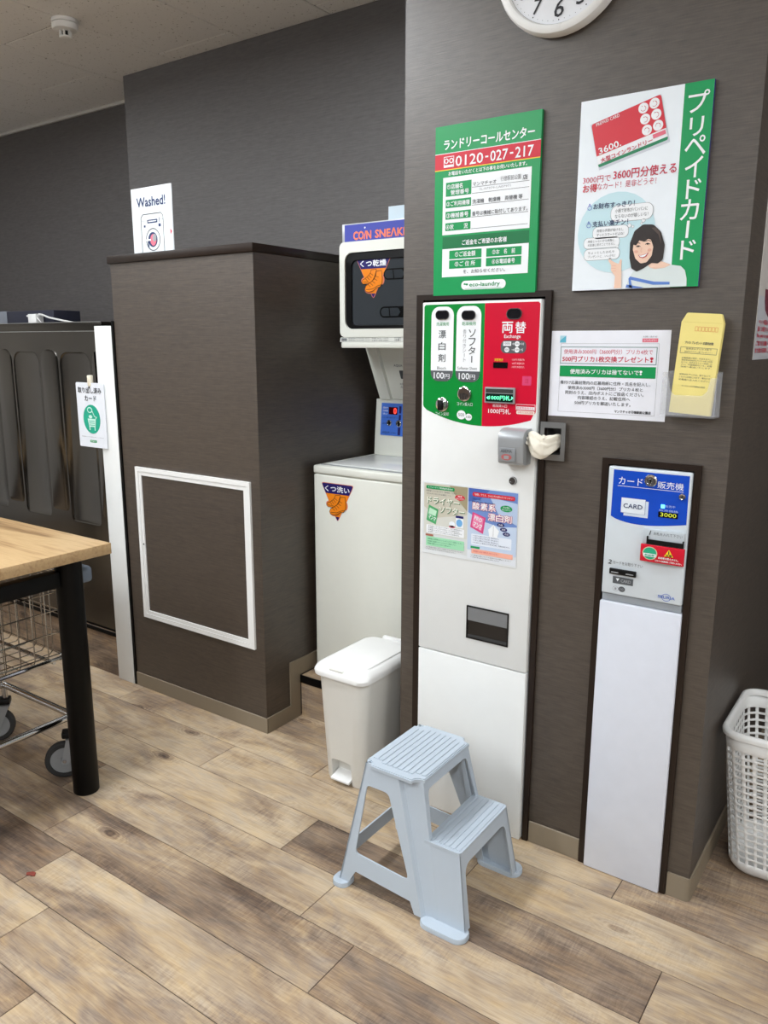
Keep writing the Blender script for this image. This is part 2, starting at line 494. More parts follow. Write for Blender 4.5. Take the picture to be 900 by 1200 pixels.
# =============================================================== ROOM
YP = 1.93            # face of the pillar
XL, XR, YB, YF = -6.0, 1.7, -3.2, 2.95
PITCH = 0.1738; PLANK = 1.03
def build_floor():
    bm = mesh(); bx(bm, XL, XR, YB, YF, -0.06, -0.0022)
    fl = struct(obj('floor', bm, M_FLOOR)); fl.color = (1.7, 0, 0, 1)
    bm = mesh(); bx(bm, 0.0010, PLANK-0.0010, 0.0010, PITCH-0.0010, -0.002, 0.0, bev=0.0008, seg=1)
    me = bpy.data.meshes.new('plank'); bm.to_mesh(me); bm.free(); me.materials.append(M_FLOOR)
    off = {-3: -1.498, -2: -1.72, -1: -1.881, 0: -0.998, 1: -1.172, 2: -0.367, 3: -0.903, 4: -0.548, 5: -0.15, 6: -0.72, 7: -0.3, 8: -0.9}
    tone = {(-3,-1): .95, (-3,0): .55, (-2,-1): .3, (-2,0): .5, (-1,-1): .95, (-1,0): .35, (0,-1): .75, (0,0): .8, (0,-2): .65, (1,-1): .35, (1,0): .3,
            (2,-1): 1.0, (2,0): .68, (2,-2): .3, (3,-1): .28, (3,0): .4, (3,-2): .45, (4,-1): .3, (4,0): .72, (4,-2): .38, (5,0): .8, (-4,-1): .3, (-4,0): .6}
    rnd = random.Random(11)
    for n in range(-12, 11):
        y = 1.132+n*PITCH
        if y > YF-0.02: break
        o0 = off.get(n, rnd.uniform(-1.5, -0.5))
        j0 = math.floor((-4.9-o0)/PLANK)
        for j in range(j0, 7):
            x = o0+j*PLANK
            if x > 0.9: break
            p = bpy.data.objects.new('plank', me); COL.objects.link(p)
            p.parent = fl; p.location = (x, y, 0)
            p.color = (tone.get((n, j), rnd.choice((.3, .4, .55, .75, .9))), 0, 0, 1)
build_floor()
def build_ceiling():
    bm = mesh(); bx(bm, XL, XR, YB, YF, CEIL+0.004, CEIL+0.06)
    ce = struct(obj('ceiling', bm, pm('ceiling_backing', (60, 58, 56), 0.9)))
    w, l = 0.456, 0.912
    bm = mesh(); bx(bm, 0.002, w-0.002, 0.002, l-0.002, 0.0, 0.006, bev=0.003, seg=1)
    me = bpy.data.meshes.new('ceiling_tile'); bm.to_mesh(me); bm.free(); me.materials.append(M_TILE)
    for i in range(-6, 11):
        x = -3.066+i*w
        y = 2.14 - (0 if i % 2 else l/2) - 6*l
        while y < YF-0.05:
            if XL-0.2 < x < XR and y > YB-0.6:
                p = bpy.data.objects.new('ceiling_tile', me); COL.objects.link(p); p.parent = ce; p.location = (x, y, CEIL)
            y += l
build_ceiling()

def build_walls():
    struct(box('wall_far', M_PAPER_FAR, None, XL, XR, YF, YF+0.1, 0, CEIL+0.03))
    struct(box('wall_left', M_WALLW, None, XL-0.1, XL, YB, YF, 0, CEIL+0.03))
    struct(box('wall_right', M_WALLW, None, XR, XR+0.1, YB, YF, 0, CEIL+0.03))
    struct(box('wall_back', M_PAPER_FAR, None, XL, XR, YB-0.1, YB, 0, CEIL+0.03))
    struct(box('wall_alcove', M_PAPER_FAR, None, -3.44, -1.27, 2.692, 2.949, 0, CEIL-0.001))
    struct(box('trim_1', pm('white_cornice', (205, 203, 198), 0.5), None, XL, -3.441, 2.935, 2.949, CEIL-0.016, CEIL-0.001))
    # the pillar: a hollow shell whose face has openings for the two machines and the little recess
    bm = mesh()
    holes = [[(-1.2145, 0.0005), (-0.8475, 0.0005), (-0.8475, 1.541), (-1.2145, 1.541)],
             [(-0.8345, 1.1395), (-0.7855, 1.1395), (-0.7855, 1.2105), (-0.8345, 1.2105)],
             [(-0.662, 0.0005), (-0.452, 0.0005), (-0.452, 1.131), (-0.662, 1.131)]]
    slab(bm, [(-1.286, -0.0015), (-0.382, -0.0015), (-0.382, CEIL-0.001), (-1.286, CEIL-0.001)], holes, lambda u, v, d: (u, YP+d, v), 0.0, 0.02)
    bx(bm, -1.286, -1.266, YP+0.02, 2.691, 0, CEIL-0.001); bx(bm, -0.402, -0.382, YP+0.02, 2.949, 0, CEIL-0.001)
    struct(obj('wall_pillar', bm, M_PAPER_PILLAR, angle=0))
build_walls()

def build_baseboards():
    def bb(name, *boxes):
        bm = mesh()
        for b in boxes: bx(bm, *b, bev=0.0015, seg=1)
        struct(obj(name, bm, M_BASEB))
    y0, y1 = YP-0.006, YP-0.0002
    bb('baseboard_pillar_centre', (-0.8315, -0.6775, y0, y1, 0.0002, 0.066))
    bb('baseboard_pillar_left', (-1.2855, -1.2372, y0, y1, 0.0002, 0.066))
    # front right piece turns the corner on a small radius
    bm = mesh()
    path = [(-0.4365, y0), (-0.392, y0)]+[(-0.392+0.016*math.sin(math.radians(a)), y0+0.016-0.016*math.cos(math.radians(a))) for a in (30, 60, 90)]+[(-0.376, 2.945)]
    inner = [(-0.4365, y1), (-0.3815, y1)]
    loop = path+[(-0.3818, 2.945), (-0.3818, y1), (-0.4365, y1)]
    slab(bm, loop, [], lambda u, v, d: (u, v, d), 0.0002, 0.066)
    struct(obj('baseboard_pillar_right', bm, M_BASEB))
    bb('baseboard_enclosure_front', (-2.652, -1.8985, 1.959, 1.9648, 0.0002, 0.06))
    # along the enclosure's side, stepping up where the raised floor begins
    bm = mesh()
    pr = [(1.966, 0.0002), (2.148, 0.0002), (2.148, 0.171), (2.691, 0.171), (2.691, 0.235), (2.094, 0.235), (2.094, 0.06), (1.966, 0.06)]
    slab(bm, pr, [], lambda u, v, d: (d, u, v), -1.9048, -1.8985)
    struct(obj('baseboard_enclosure_side', bm, M_BASEB))
build_baseboards()

def build_step():
    bm = mesh(); bx(bm, -1.8975, -1.2872, 2.152, 2.691, 0.0005, 0.167, bev=0.001, seg=1)
    st = struct(obj('floor_step', bm, M_FLOOR)); st.color = (0.75, 0, 0, 1)
    box('nosing', M_BLK, st, -1.8975, -1.2872, 2.146, 2.1515, 0.138, 0.170, bev=0.002)
    bm = mesh(); bx(bm, -5.4, -2.776, 1.968, 2.685, 0.0005, 0.197, bev=0.001, seg=1)
    st2 = struct(obj('floor_plinth', bm, M_FLOOR)); st2.color = (0.85, 0, 0, 1)
    box('nosing', M_BLK, st2, -5.4, -2.776, 1.961, 1.9675, 0.183, 0.201, bev=0.002)
build_step()

# lamp housings of the ceiling lights (outside the frame; the last one houses the added fill lamp)
def build_light_fixtures():
    ms = None
    lit = pm('lit_diffuser', (250, 250, 250), 0.5, emit=(244, 251, 255), estr=11.0)
    for i, (x, y, s) in enumerate(LAMPS):
        t = thing('ceiling_light', 'long white surface-mounted fluorescent ceiling light outside the photograph', 'light', (x, y, CEIL), 'ceiling lights')
        if ms is None:
            bm = mesh(); bx(bm, -0.17, 0.17, -0.62, 0.62, -0.025, -0.001, bev=0.004)
            h = obj('housing', bm, M_WHITE, t, local=True)
            bm = mesh(); bx(bm, -0.15, 0.15, -0.59, 0.59, -0.075, -0.0255, bev=0.008)
            d = obj('diffuser', bm, lit, t, local=True); ms = (h.data, d.data)
        else:
            for n, me in zip(('housing', 'diffuser'), ms):
                h = bpy.data.objects.new(n, me); COL.objects.link(h); h.parent = t
build_light_fixtures()

# =============================================================== ENCLOSURE
def build_enclosure():
    t = thing('service_enclosure', 'brown wallpapered boxed-in enclosure with dark top board and white framed access panel', 'enclosure', (-2.28, 2.3, 0))
    box('body', M_PAPER_BOX, t, -2.654, -1.905, 1.965, 2.691, 0.0005, 1.716)
    box('top_board', M_TRIM, t, -2.664, -1.899, 1.957, 2.691, 1.7165, 1.7445, bev=0.0015)
    fr = thing0('access_panel', t)
    # outer frame and the inner door frame with a groove between them
    fn = lambda u, v, d: (u, 1.9648-d, v)
    R = lambda a, b, c, e: [(a, c), (b, c), (b, e), (a, e)]
    bm = mesh(); slab(bm, R(-2.573, -1.947, 0.322, 0.945), [R(-2.556, -1.964, 0.339, 0.928)], fn, 0.0, 0.009)
    obj('frame', bm, M_PLW, fr)
    bm = mesh(); slab(bm, R(-2.5545, -1.9655, 0.3405, 0.9265), [R(-2.541, -1.979, 0.354, 0.913)], fn, 0.0, 0.007)
    obj('inner_frame', bm, M_PLW, fr)
    bm = mesh(); slab(bm, R(-2.5408, -1.9792, 0.3542, 0.9128), [], fn, 0.0, 0.003)
    obj('door_panel', bm, M_PAPER_BOX, fr)
    bm = mesh(); lathe(bm, [(0.003, 0), (0.003, -0.002)], (-2.5475, 1.9578, 0.633), 'y', 12); obj('lock', bm, M_BLKP, fr)
    # fix parent-space of grandchildren: fr sits at t's origin
def thing0(name, parent):
    """a part that only groups its sub-parts is itself a mesh: a thin backing"""
    bm = mesh(); bx(bm, -2.5725, -1.9475, 1.9646, 1.9649, 0.3225, 0.9445)
    return obj(name, bm, M_PLW, parent)
build_enclosure()

# white post beside it, and its dark seal
tag(box('filler_post', M_WHITE, None, -2.772, -2.668, 1.957, 1.9605, 0.0005, 1.487, bev=0.001), 'tall white filler post between the steel machine and the brown enclosure', 'post')
tag(box('seal_strip', M_BLK, None, -2.6665, -2.6555, 1.960, 2.0, 0.0005, 1.505), 'thin black strip between white post and brown enclosure', 'strip')

def build_washed_sign():
    x0, z0, y, k = -2.532, 1.7448, 1.985, 0.763
    t = thing('washed_sign', 'white Washed! sign board with washing machine drawing, standing on enclosure top', 'sign', (x0+0.11, y, z0))
    box('board', pm('sign_board_white', (220, 225, 228), 0.5), t, x0, x0+0.288*k, y, y+0.004, z0, z0+0.299*k)
    box('stand', M_PLW, t, x0+.06, x0+.16, y+.0045, y+.07, z0, z0+.003); box('stand_back', M_PLW, t, x0+.06, x0+.16, y+.0045, y+.0065, z0+.0035, z0+.06)
    p = Print(t, lambda u, v, d: (x0+u*k, y-d, z0+(v-.104)*k))
    p.text('Washed!', 40, 246, 317, 359, I_DBLUE, bold=0.035)
    p.line([(64, 106), (64, 268), (80, 282), (210, 282), (224, 268), (224, 106)], 4.0, I_GREY)
    p.rect(110, 183, 240, 256, I_DBLUE); p.rect(118, 176, 246, 250, I_WHITE, 1); p.rect(196, 200, 240, 262, I_DBLUE)
    p.rect(83, 96, 223, 233, I_DBLUE); p.rect(189, 206, 220, 234, I_DBLUE)
    p.ring(146, 165, 52, 52, 4.5, I_GREY); p.ell(144, 165, 33, 34, I_DBLUE); p.ell(148, 163, 22, 26, I_PINK, 1); p.ell(158, 172, 14, 18, I_LGREY, 2); p.rect(98, 132, 160, 168, I_WHITE, 3); p.rect(108, 116, 130, 160, I_DBLUE, 2)
    p.line([(64, 252), (224, 252)], 1.5, I_LGREY)
    p.poly([(271, 178), (283, 193), (271, 208)], I_CRIMSON)
    p.done()
build_washed_sign()

# =============================================================== STEEL MACHINE
def build_steel_machine():
    t = thing('laundry_machine', 'dark stainless steel laundry machine with embossed arched panels behind the table', 'washing machine', (-4.0, 2.4, 0.1972))
    yf = 1.975
    fn = lambda u, v, d: (u, yf+d, v)
    arches = []
    x = -4.68
    edges = [(-5.18, -4.98), (-4.83, -4.63), (-4.48, -4.27), (-4.12, -3.91), (-3.76, -3.55), (-3.40, -3.20), (-3.05, -2.84)]
    holes = [rpoly([(a, 0.66, 0.03), (b, 0.66, 0.03), (b, 1.385, 0.06), (a, 1.385, 0.06)], 6) for a, b in edges]
    bm = mesh(); slab(bm, [(-5.4, 0.198), (-2.745, 0.198), (-2.745, 1.468), (-5.4, 1.468)], holes, fn, 0.0, 0.004)
    bx(bm, -5.4, -2.745, yf+0.004, 2.685, 0.198, 1.468)
    obj('body', bm, M_STEEL, t)
    for a, b in edges:
        bm = mesh()
        o = rpoly([(a+.001, 0.661, 0.03), (b-.001, 0.661, 0.03), (b-.001, 1.384, 0.06), (a+.001, 1.384, 0.06)], 6)
        i = rpoly([(a+.007, 0.667, 0.026), (b-.007, 0.667, 0.026), (b-.007, 1.378, 0.056), (a+.007, 1.378, 0.056)], 6)
        loft(bm, [[fn(u, v, 0.0005) for u, v in o], [fn(u, v, 0.0038) for u, v in i]], cap0=False)
        obj('embossed_panel', bm, M_STEEL, t)
    for a, b in [(-3.19, -3.06), (-3.54, -3.41), (-3.9, -3.77), (-2.83, -2.75)]:
        bm = mesh()
        o = rpoly([(a, 0.7, 0.03), (b, 0.7, 0.03), (b, 1.395, 0.055), (a, 1.395, 0.055)], 6)
        i = rpoly([(a+.008, 0.71, 0.025), (b-.008, 0.71, 0.025), (b-.008, 1.387, 0.048), (a+.008, 1.387, 0.048)], 6)
        loft(bm, [[fn(u, v, 0.0) for u, v in o], [fn(u, v, -0.004) for u, v in i]], cap0=False)
        obj('raised_panel', bm, M_STEEL, t)
    box('top_cap', M_STEEL, t, -5.4, -2.745, 1.97, 2.685, 1.4685, 1.5045, bev=0.002)
    for zz in (1.4685, 1.5046): box('cap_edge', M_ALU, t, -5.4, -2.746, 1.9685, 1.9705, zz-.0016, zz+.0012)
    bm = mesh(); lathe(bm, [(0.004, 0), (0.004, -0.002), (0.0, -0.0025)], (-2.79, 1.9745, 0.235), 'y', 12, cap=False); obj('screw', bm, M_CHROME, t)
    c = thing('control_box', 'dark navy control box lying on top of the steel machine', 'box', (-4.1, 2.56, 1.5045))
    box('case', pm('navy_casing', (42, 44, 58), 0.5), c, -4.33, -3.88, 2.5, 2.66, 1.505, 1.592, bev=0.003)
    box('end_panel', pm('grey_blue_casing', (120, 124, 132), 0.5), c, -4.8, -4.3305, 2.5, 2.66, 1.505, 1.594, bev=0.003)
    b = thing('junction_box', 'small white junction box with loose white cable on the steel machine', 'box', (-4.0, 2.47, 1.5045))
    box('case', M_PLW, b, -4.04, -3.965, 2.45, 2.495, 1.505, 1.572, bev=0.003)
    bm = mesh(); tube(bm, [(-3.965, 2.47, 1.57), (-3.92, 2.46, 1.567), (-3.84, 2.45, 1.55), (-3.72, 2.44, 1.535), (-3.58, 2.45, 1.515), (-3.4, 2.47, 1.512)], 0.005, 6); obj('cable', bm, M_PLW, b)
    bm = mesh(); tube(bm, [(-3.965, 2.46, 1.55), (-3.9, 2.44, 1.525), (-3.93, 2.43, 1.512), (-3.98, 2.43, 1.512)], 0.004, 6); obj('cable', bm, M_PLW, b)
    bm = mesh(); tube(bm, [(-4.04, 2.47, 1.562), (-4.07, 2.465, 1.563)], 0.005, 6); obj('plug', bm, M_PLW, b)
build_steel_machine()

def build_card_sign():
    x0, z0, y = -2.912, 1.003, 1.95
    t = thing('hanging_card', 'white hanging card with green cart emblem clipped to the steel machine', 'card', (x0+.09, y, z0))
    bm = mesh(); slab(bm, [(u/1000, v/1000) for u, v in rrect(0, 182, 0, 262, 6)], [], lambda u, v, d: (x0+u, y+d, z0+v), 0, 0.003); obj('card', bm, pm('laminated_white', (228, 232, 240), 0.25), t)
    box('clip', pm('ivory_plastic', (228, 220, 200), 0.4), t, x0+.083, x0+.103, y-.004, y+.014, z0+.247, z0+.292, bev=0.004)
    bm = mesh(); lathe(bm, [(0.004, 0), (0.004, -0.0012)], (x0+.09, y-0.0005, z0+.243), 'y', 12); obj('eyelet', bm, M_BLKP, t)
    p = Print(t, on_y(x0, z0, y))
    p.text('取り出し済み', 14, 168, 220, 243, I_BLACK, bold=0.02); p.text('カード', 55, 132, 189, 210, I_BLACK, bold=0.02)
    G = INK('teal', (20, 165, 135))
    p.ell(93, 115, 56, 59, G)
    A = INK('pale_teal', (200, 238, 226))
    p.ell(84, 152, 17, 12, A, 1); p.ell(84, 152, 12, 8, G, 2); p.line([(100, 148), (112, 128), (128, 122)], 4, A, 1)
    p.poly([(66, 117), (120, 117), (115, 84), (73, 84)], A, 1)
    for k in range(3): p.rect(75, 113, 90+k*8, 92.5+k*8, G, 2)
    p.line([(118, 117), (128, 126)], 4, A, 1); p.rect(74, 80, 70, 84, A, 1); p.rect(108, 114, 70, 84, A, 1); p.ell(86, 125, 12, 7, A, 1)
    p.text('乾燥機からお取り出しした方は', 18, 165, 40.5, 44, I_GREY); p.rect(72, 116, 20, 30, I_GREEN, r=3); p.text('乾燥済', 78, 110, 22, 28, I_WHITE)
    p.done()
build_card_sign()

# =============================================================== SMOKE DETECTOR
def build_detector():
    c = (-3.066, 2.13, CEIL)
    t = thing('smoke_detector', 'round white smoke detector on the ceiling above the steel machine', 'smoke detector', c)
    bm = mesh(); lathe(bm, [(0.05, -0.0005), (0.051, -0.012), (0.0495, -0.014)], c, 'z', 36); obj('base', bm, M_PLW, t)
    bm = mesh(); lathe(bm, [(0.047, -0.0145), (0.05, -0.017), (0.05, -0.03), (0.046, -0.038), (0.03, -0.041)], c, 'z', 36); obj('housing', bm, M_PLW, t)
    bm = mesh()
    lathe(bm, [(0.012, -0.041), (0.012, -0.058)], c, 'z', 12)
    obj('sensor', bm, M_BLKP, t)
    bm = mesh()
    for k in range(6):
        a = k*math.pi/3+.2; x, y = c[0]+.02*math.cos(a), c[1]+.02*math.sin(a)
        bx(bm, x-.003, x+.003, y-.003, y+.003, CEIL-.061, CEIL-.0405)
    obj('cage', bm, M_PLW, t)
    bm = mesh(); lathe(bm, [(0.024, -0.061), (0.024, -0.066), (0.018, -0.069)], c, 'z', 24); obj('cap', bm, M_PLW, t)
build_detector()

# =============================================================== SHOE WASHER AND DRYER
def sticker(name, label, parent, x0, z0, y, top, tipv, text):
    """triangular shoe sticker: orange with navy head; coordinates in mm"""
    p = Print(parent, on_y(x0, z0, y), 0.0005)
    w, h = 147, 139
    R = INK('sticker_edge', (225, 130, 110)); O = I_ORANGE; Nv = INK('sticker_navy', (28, 16, 96))
    out = rpoly([(-2, h+2, 6), (w+2, h+2, 6), (w*.5+8, 2, 8), (w*.5-8, 2, 8)], 4)
    def tri(e, lay, mat):
        p.poly(rpoly([(-e, h+e*.6, 7), (w+e, h+e*.6, 7), (w/2, -e*1.6, 8)], 4), mat, lay, name)
    tri(3, 0, R); 
    p.ell(36, 62, 16, 12, R, 0, name); p.ell(58, 30, 22, 13, R, 0, name); p.ell(112, 62, 9, 16, R, 0, name)
    tri(0, 1, O); p.ell(37, 62, 13, 9, O, 1, name); p.ell(59, 30, 19, 10, O, 1, name); p.ell(111, 62, 6, 13, O, 1, name)
    # navy head and tip
    k = 102/h
    p.poly(rpoly([(0, h, 6), (w, h, 6), (w-(w/2)*(1-k), 102, 0), ((w/2)*(1-k), 102, 0)], 4), Nv, 2, name)
    p.poly([(w/2-9, 17), (w/2+9, 17), (w/2+1.5, 4), (w/2-1.5, 4)], Nv, 2, name)
    p.text(text, 17, w-17, 109, 131, I_WHITE, 3, bold=0.03)
    D = INK('sticker_line', (84, 46, 16))
    def boot(pts, laces):
        c = (sum(q[0] for q in pts)/len(pts), sum(q[1] for q in pts)/len(pts))
        p.poly(pts, O, 3, name); p.line(pts+[pts[0]], 1.7, D, 4, name)
        for a, b in laces: p.line([a, b], 1.6, D, 4, name)
    boot([(66, 98), (88, 99), (86, 80), (78, 66), (62, 55), (46, 51), (29, 51), (23, 57), (26, 64), (40, 70), (54, 79), (62, 88)], [((40, 69), (50, 60)), ((48, 74), (58, 64)), ((55, 80), (67, 70)), ((60, 87), (74, 79)), ((26, 57), (56, 57))])
    boot([(86, 92), (110, 94), (113, 70), (112, 50), (103, 38), (88, 36), (74, 26), (56, 22), (43, 24), (37, 33), (42, 44), (56, 52), (72, 62), (80, 74)], [((50, 49), (62, 40)), ((60, 54), (73, 44)), ((69, 60), (82, 51)), ((76, 68), (91, 61)), ((80, 77), (97, 72)), ((42, 31), (70, 32)), ((70, 32), (92, 42)), ((92, 42), (110, 46))])
    p.done()

def build_shoe_washer():
    x0, x1, y0, y1 = -1.879, -1.355, 2.22, 2.655
    zb = 0.187
    t = thing('shoe_washer', 'cream white top-loading shoe washer standing on the step in the niche', 'washing machine', (-1.617, 2.44, 0.167))
    box('body', M_CREAM, t, x0+.002, x1-.002, y0+.002, y1, zb, 0.949, bev=0.006, seg=3)
    for fx in (x0+.05, x1-.05):
        for fy in (y0+.05, y1-.05):
            bm = mesh(); lathe(bm, [(0.018, 0.1672), (0.018, 0.1867)], (fx, fy, 0), 'z', 16); obj('foot', bm, M_BLKP, t)
    box('top_frame', M_CREAM, t, x0, x1, y0, y1, 0.9505, 0.982, bev=0.008, seg=3)
    box('lid', pm('lid_plastic', (222, 224, 222), 0.18), t, x0+.05, x1-.05, y0+.035, y1-.1, 0.9822, 0.9885, bev=0.003)
    box('lid_seam', M_GREYP, t, x0+.02, x1-.02, y0+.022, y0+.0335, 0.9822, 0.9845, bev=0.001)
    # back console rising from the top, slightly raked
    fn = lambda u, v, d: (u, v, d)
    bm = mesh(); slab(bm, [(2.595, 0.9825), (2.654, 0.9825), (2.654, 1.205), (2.612, 1.205), (2.600, 1.06)], [], lambda u, v, d: (d, u, v), x0+.012, x1-.012); obj('console', bm, M_CREAM, t)
    k = (2.612-2.600)/0.145
    pl = lambda u, v, d: (x0+.04+u, 2.600+(v)*k-d-0.0006, 1.062+v)
    bm = mesh(); slab(bm, [(0.0, 0.0), (0.44, 0.0), (0.44, 0.128), (0.0, 0.128)], [], pl, -0.0003, 0.002); pan = obj('control_panel', bm, pm('panel_blue', (72, 118, 215), 0.35), t)
    p = Print(t, lambda u, v, d: pl(u, v, d+0.002), 0.0005)
    p.rect(36, 78, 84, 113, INK('display_dark', (70, 0, 10), 0.2)); p.text('0', 60, 74, 87, 110, pm('display_red', (255, 90, 80), 0.4, emit=(255, 60, 50), estr=2.5), 1, bold=0.02, name='display_digit')
    for i, s in enumerate(('運転中', '残時間', '洗い')): p.text(s, 8, 32, 106-i*12, 113-i*12, I_WHITE)
    p.text('コイン投入後 スタート', 6, 85, 68, 74, I_DBLUE); p.text('返却', 8, 26, 44, 50, I_DBLUE); p.text('AQUA', 10, 46, 8, 16, I_DBLUE, bold=0.02); p.text('COIN', 52, 74, 8, 13, I_DBLUE)
    p.rect(86, 96, 90, 118, I_NAVY); p.rect(86, 96, 64, 84, I_NAVY); p.rect(84, 96, 4, 34, I_NAVY); p.text('1回', 110, 160, 86, 110, I_WHITE); p.text('200円', 180, 300, 76, 110, I_WHITE, bold=0.02)
    p.done()
    for cx, r in ((0.042, 0.012), (0.088, 0.0135)):
        bm = mesh(); c = pl(cx, 0.05, 0.002); lathe(bm, [(r, 0), (r, -0.004), (r*.8, -0.006), (r*.75, -0.003)], c, 'y', 20); obj('coin_slot', bm, M_CHROME, t)
        bm = mesh(); bx(bm, c[0]-.002, c[0]+.002, c[1]-.0075, c[1]-.003, c[2]-.008, c[2]+.008); obj('slit', bm, M_BLKP, t)
    sticker('shoe_sticker', '', t, -1.838, 0.781, y0+.002, 0, 0, 'くつ洗い')
build_shoe_washer()

def build_shoe_dryer():
    x0, x1, y0, y1 = -1.838, -1.350, 2.335, 2.688
    t = thing('shoe_dryer', 'cream white shoe dryer with dark window, mounted above the shoe washer', 'dryer', (-1.6, 2.5, 1.205))
    # stand: two raked cheeks and a back plate
    for name, xa in (('stand_cheek', x0-.004), ('stand_cheek', x1-.046)):
        bm = mesh(); slab(bm, [(2.5, 1.410), (2.688, 1.410), (2.688, 1.2055), (2.6, 1.2055)], [], lambda u, v, d: (d, u, v), xa, xa+.05); obj(name, bm, M_CREAM, t)
    bm = mesh(); slab(bm, [(2.52, 1.410), (2.66, 1.410), (2.66, 1.2065), (2.615, 1.2065)], [], lambda u, v, d: (d, u, v), x0+.0465, x1-.0465); b = obj('stand_panel', bm, M_CREAM, t)
    q = Print(t, lambda u, v, d: (x0+.0465+u, 2.615-(v/.2035)*.095-d, 1.2065+v), 0.0006)
    q.text('AQUA', 48, 88, 128, 138, I_GREY, bold=0.02); q.text('お願い', 56, 86, 58, 66, I_GREY); q.text('点検口', 54, 88, 46, 54, I_GREY)
    q.rect(66, 100, 82, 115, INK('shade_grey', (70, 72, 74)), r=4); q.done()
    bm = mesh(); bx(bm, x0, x1, y0+.02, y1, 1.4105, 1.762, bev=0.01, seg=3); obj('body', bm, M_CREAM, t)
    # front bezel with a rounded opening
    fn = lambda u, v, d: (u, y0+d, v)
    hole = rrect(x0+.026, x1-.026, 1.474, 1.739, 0.03, 6)
    bm = mesh(); slab(bm, rrect(x0+.003, x1-.003, 1.445, 1.776, 0.02, 5), [hole], fn, 0.0, 0.0195); obj('door_bezel', bm, M_CREAM, t)
    bm = mesh(); slab(bm, rrect(x0+.0265, x1-.0265, 1.4745, 1.7385, 0.03, 6), [rrect(x0+.052, x1-.052, 1.486, 1.713, 0.02, 6)], fn, 0.006, 0.019); obj('window_frame', bm, M_BLKP, t)
    bm = mesh(); slab(bm, rrect(x0+.0525, x1-.0525, 1.4865, 1.7125, 0.02, 6), [], fn, 0.012, 0.0185); obj('window', bm, pm('smoked_glass', (56, 60, 64), 0.12, spec=0.6), t)
    p = Print(t, on_y(x0, 1.412, y0+.012), 0.0006)
    VB, VG = INK('vent_black', (8, 9, 10), .2), INK('vent_grey', (50, 54, 58), .12)
    for cv, u0 in ((119, 174), (247, 190)):
        p.poly(rrect(u0, 420, cv-19, cv+19, 18, 6), VB, 0, 'shoe_rack')
        p.poly([(u0+5+14-14*math.sin(math.radians(a)), cv+14*math.cos(math.radians(a))) for a in range(0, 181, 20)]+[(u0+42, cv-14), (u0+38, cv+14)], VG, 1, 'shoe_rack')
        p.poly([(u0+46, cv-14), (u0+78, cv-14), (u0+88, cv), (u0+78, cv+14), (u0+42, cv+14)], VG, 1, 'shoe_rack')
    p.done()
    bm = mesh(); slab(bm, [(y0-.002, 1.428), (y0+.019, 1.428), (y0+.019, 1.4445), (y0+.002, 1.4445)], [], lambda u, v, d: (d, u, v), x0+.004, x1-.004); obj('label_strip', bm, M_GREYW, t)
    box('bottom_lip', M_CREAM, t, x0+.01, x1-.01, y0-.004, y0+.0195, 1.4065, 1.4275, bev=0.004)
    p = Print(t, on_y(x0, 1.412, y0-.001), 0.0006)
    p.rect(10, 36, 18, 30, INK('label_grey', (165, 168, 168))); p.text('乾燥時間', 12, 34, 20, 28, I_GREY)
    p.text('運動靴(子供用) 20分', 42, 140, 26.5, 31, I_GREY); p.text('運動靴(大人用) 20分', 42, 140, 19, 23.5, I_GREY); p.text('長靴 30分 100円', 148, 220, 26.5, 31, I_GREY); p.text('上履き 20分 100円', 148, 220, 19, 23.5, I_GREY); p.frame(246, 272, 16, 32, 1, I_LGREY); p.text('注意', 250, 268, 19, 29, I_GREY); p.done()
    # header sign on top
    box('header_panel', pm('silver_sign_frame', (190, 192, 196), 0.35, 0.4), t, x0+.010, x1-.010, 2.343, 2.36, 1.7625, 1.838, bev=0.002)
    p = Print(t, on_y(x0, 1.412, 2.343), 0.0006)
    p.rect(22, 470, 354, 422, INK('header_blue', (66, 74, 165)), 0, 'header_print')
    p.text('CO/N', 62, 139, 370, 397, INK('header_orange', (245, 130, 88)), 1, bold=0.05); p.text('SNEΛKERS', 157, 331, 371, 398, INK('header_orange', (245, 130, 88)), 1, bold=0.05); p.ell(112, 408, 3, 3, I_WHITE, 1)
    p.done()
    sticker('shoe_sticker', '', t, -1.766, 1.579, y0+.012, 0, 0, 'くつ乾燥')
    tag(box('card', pm('pale_blue_card', (196, 212, 222), 0.4), None, -1.645, -1.43, 2.37, 2.374, 1.7625, 1.886), 'plain pale blue card standing upright on top of the shoe dryer', 'card')
build_shoe_dryer()

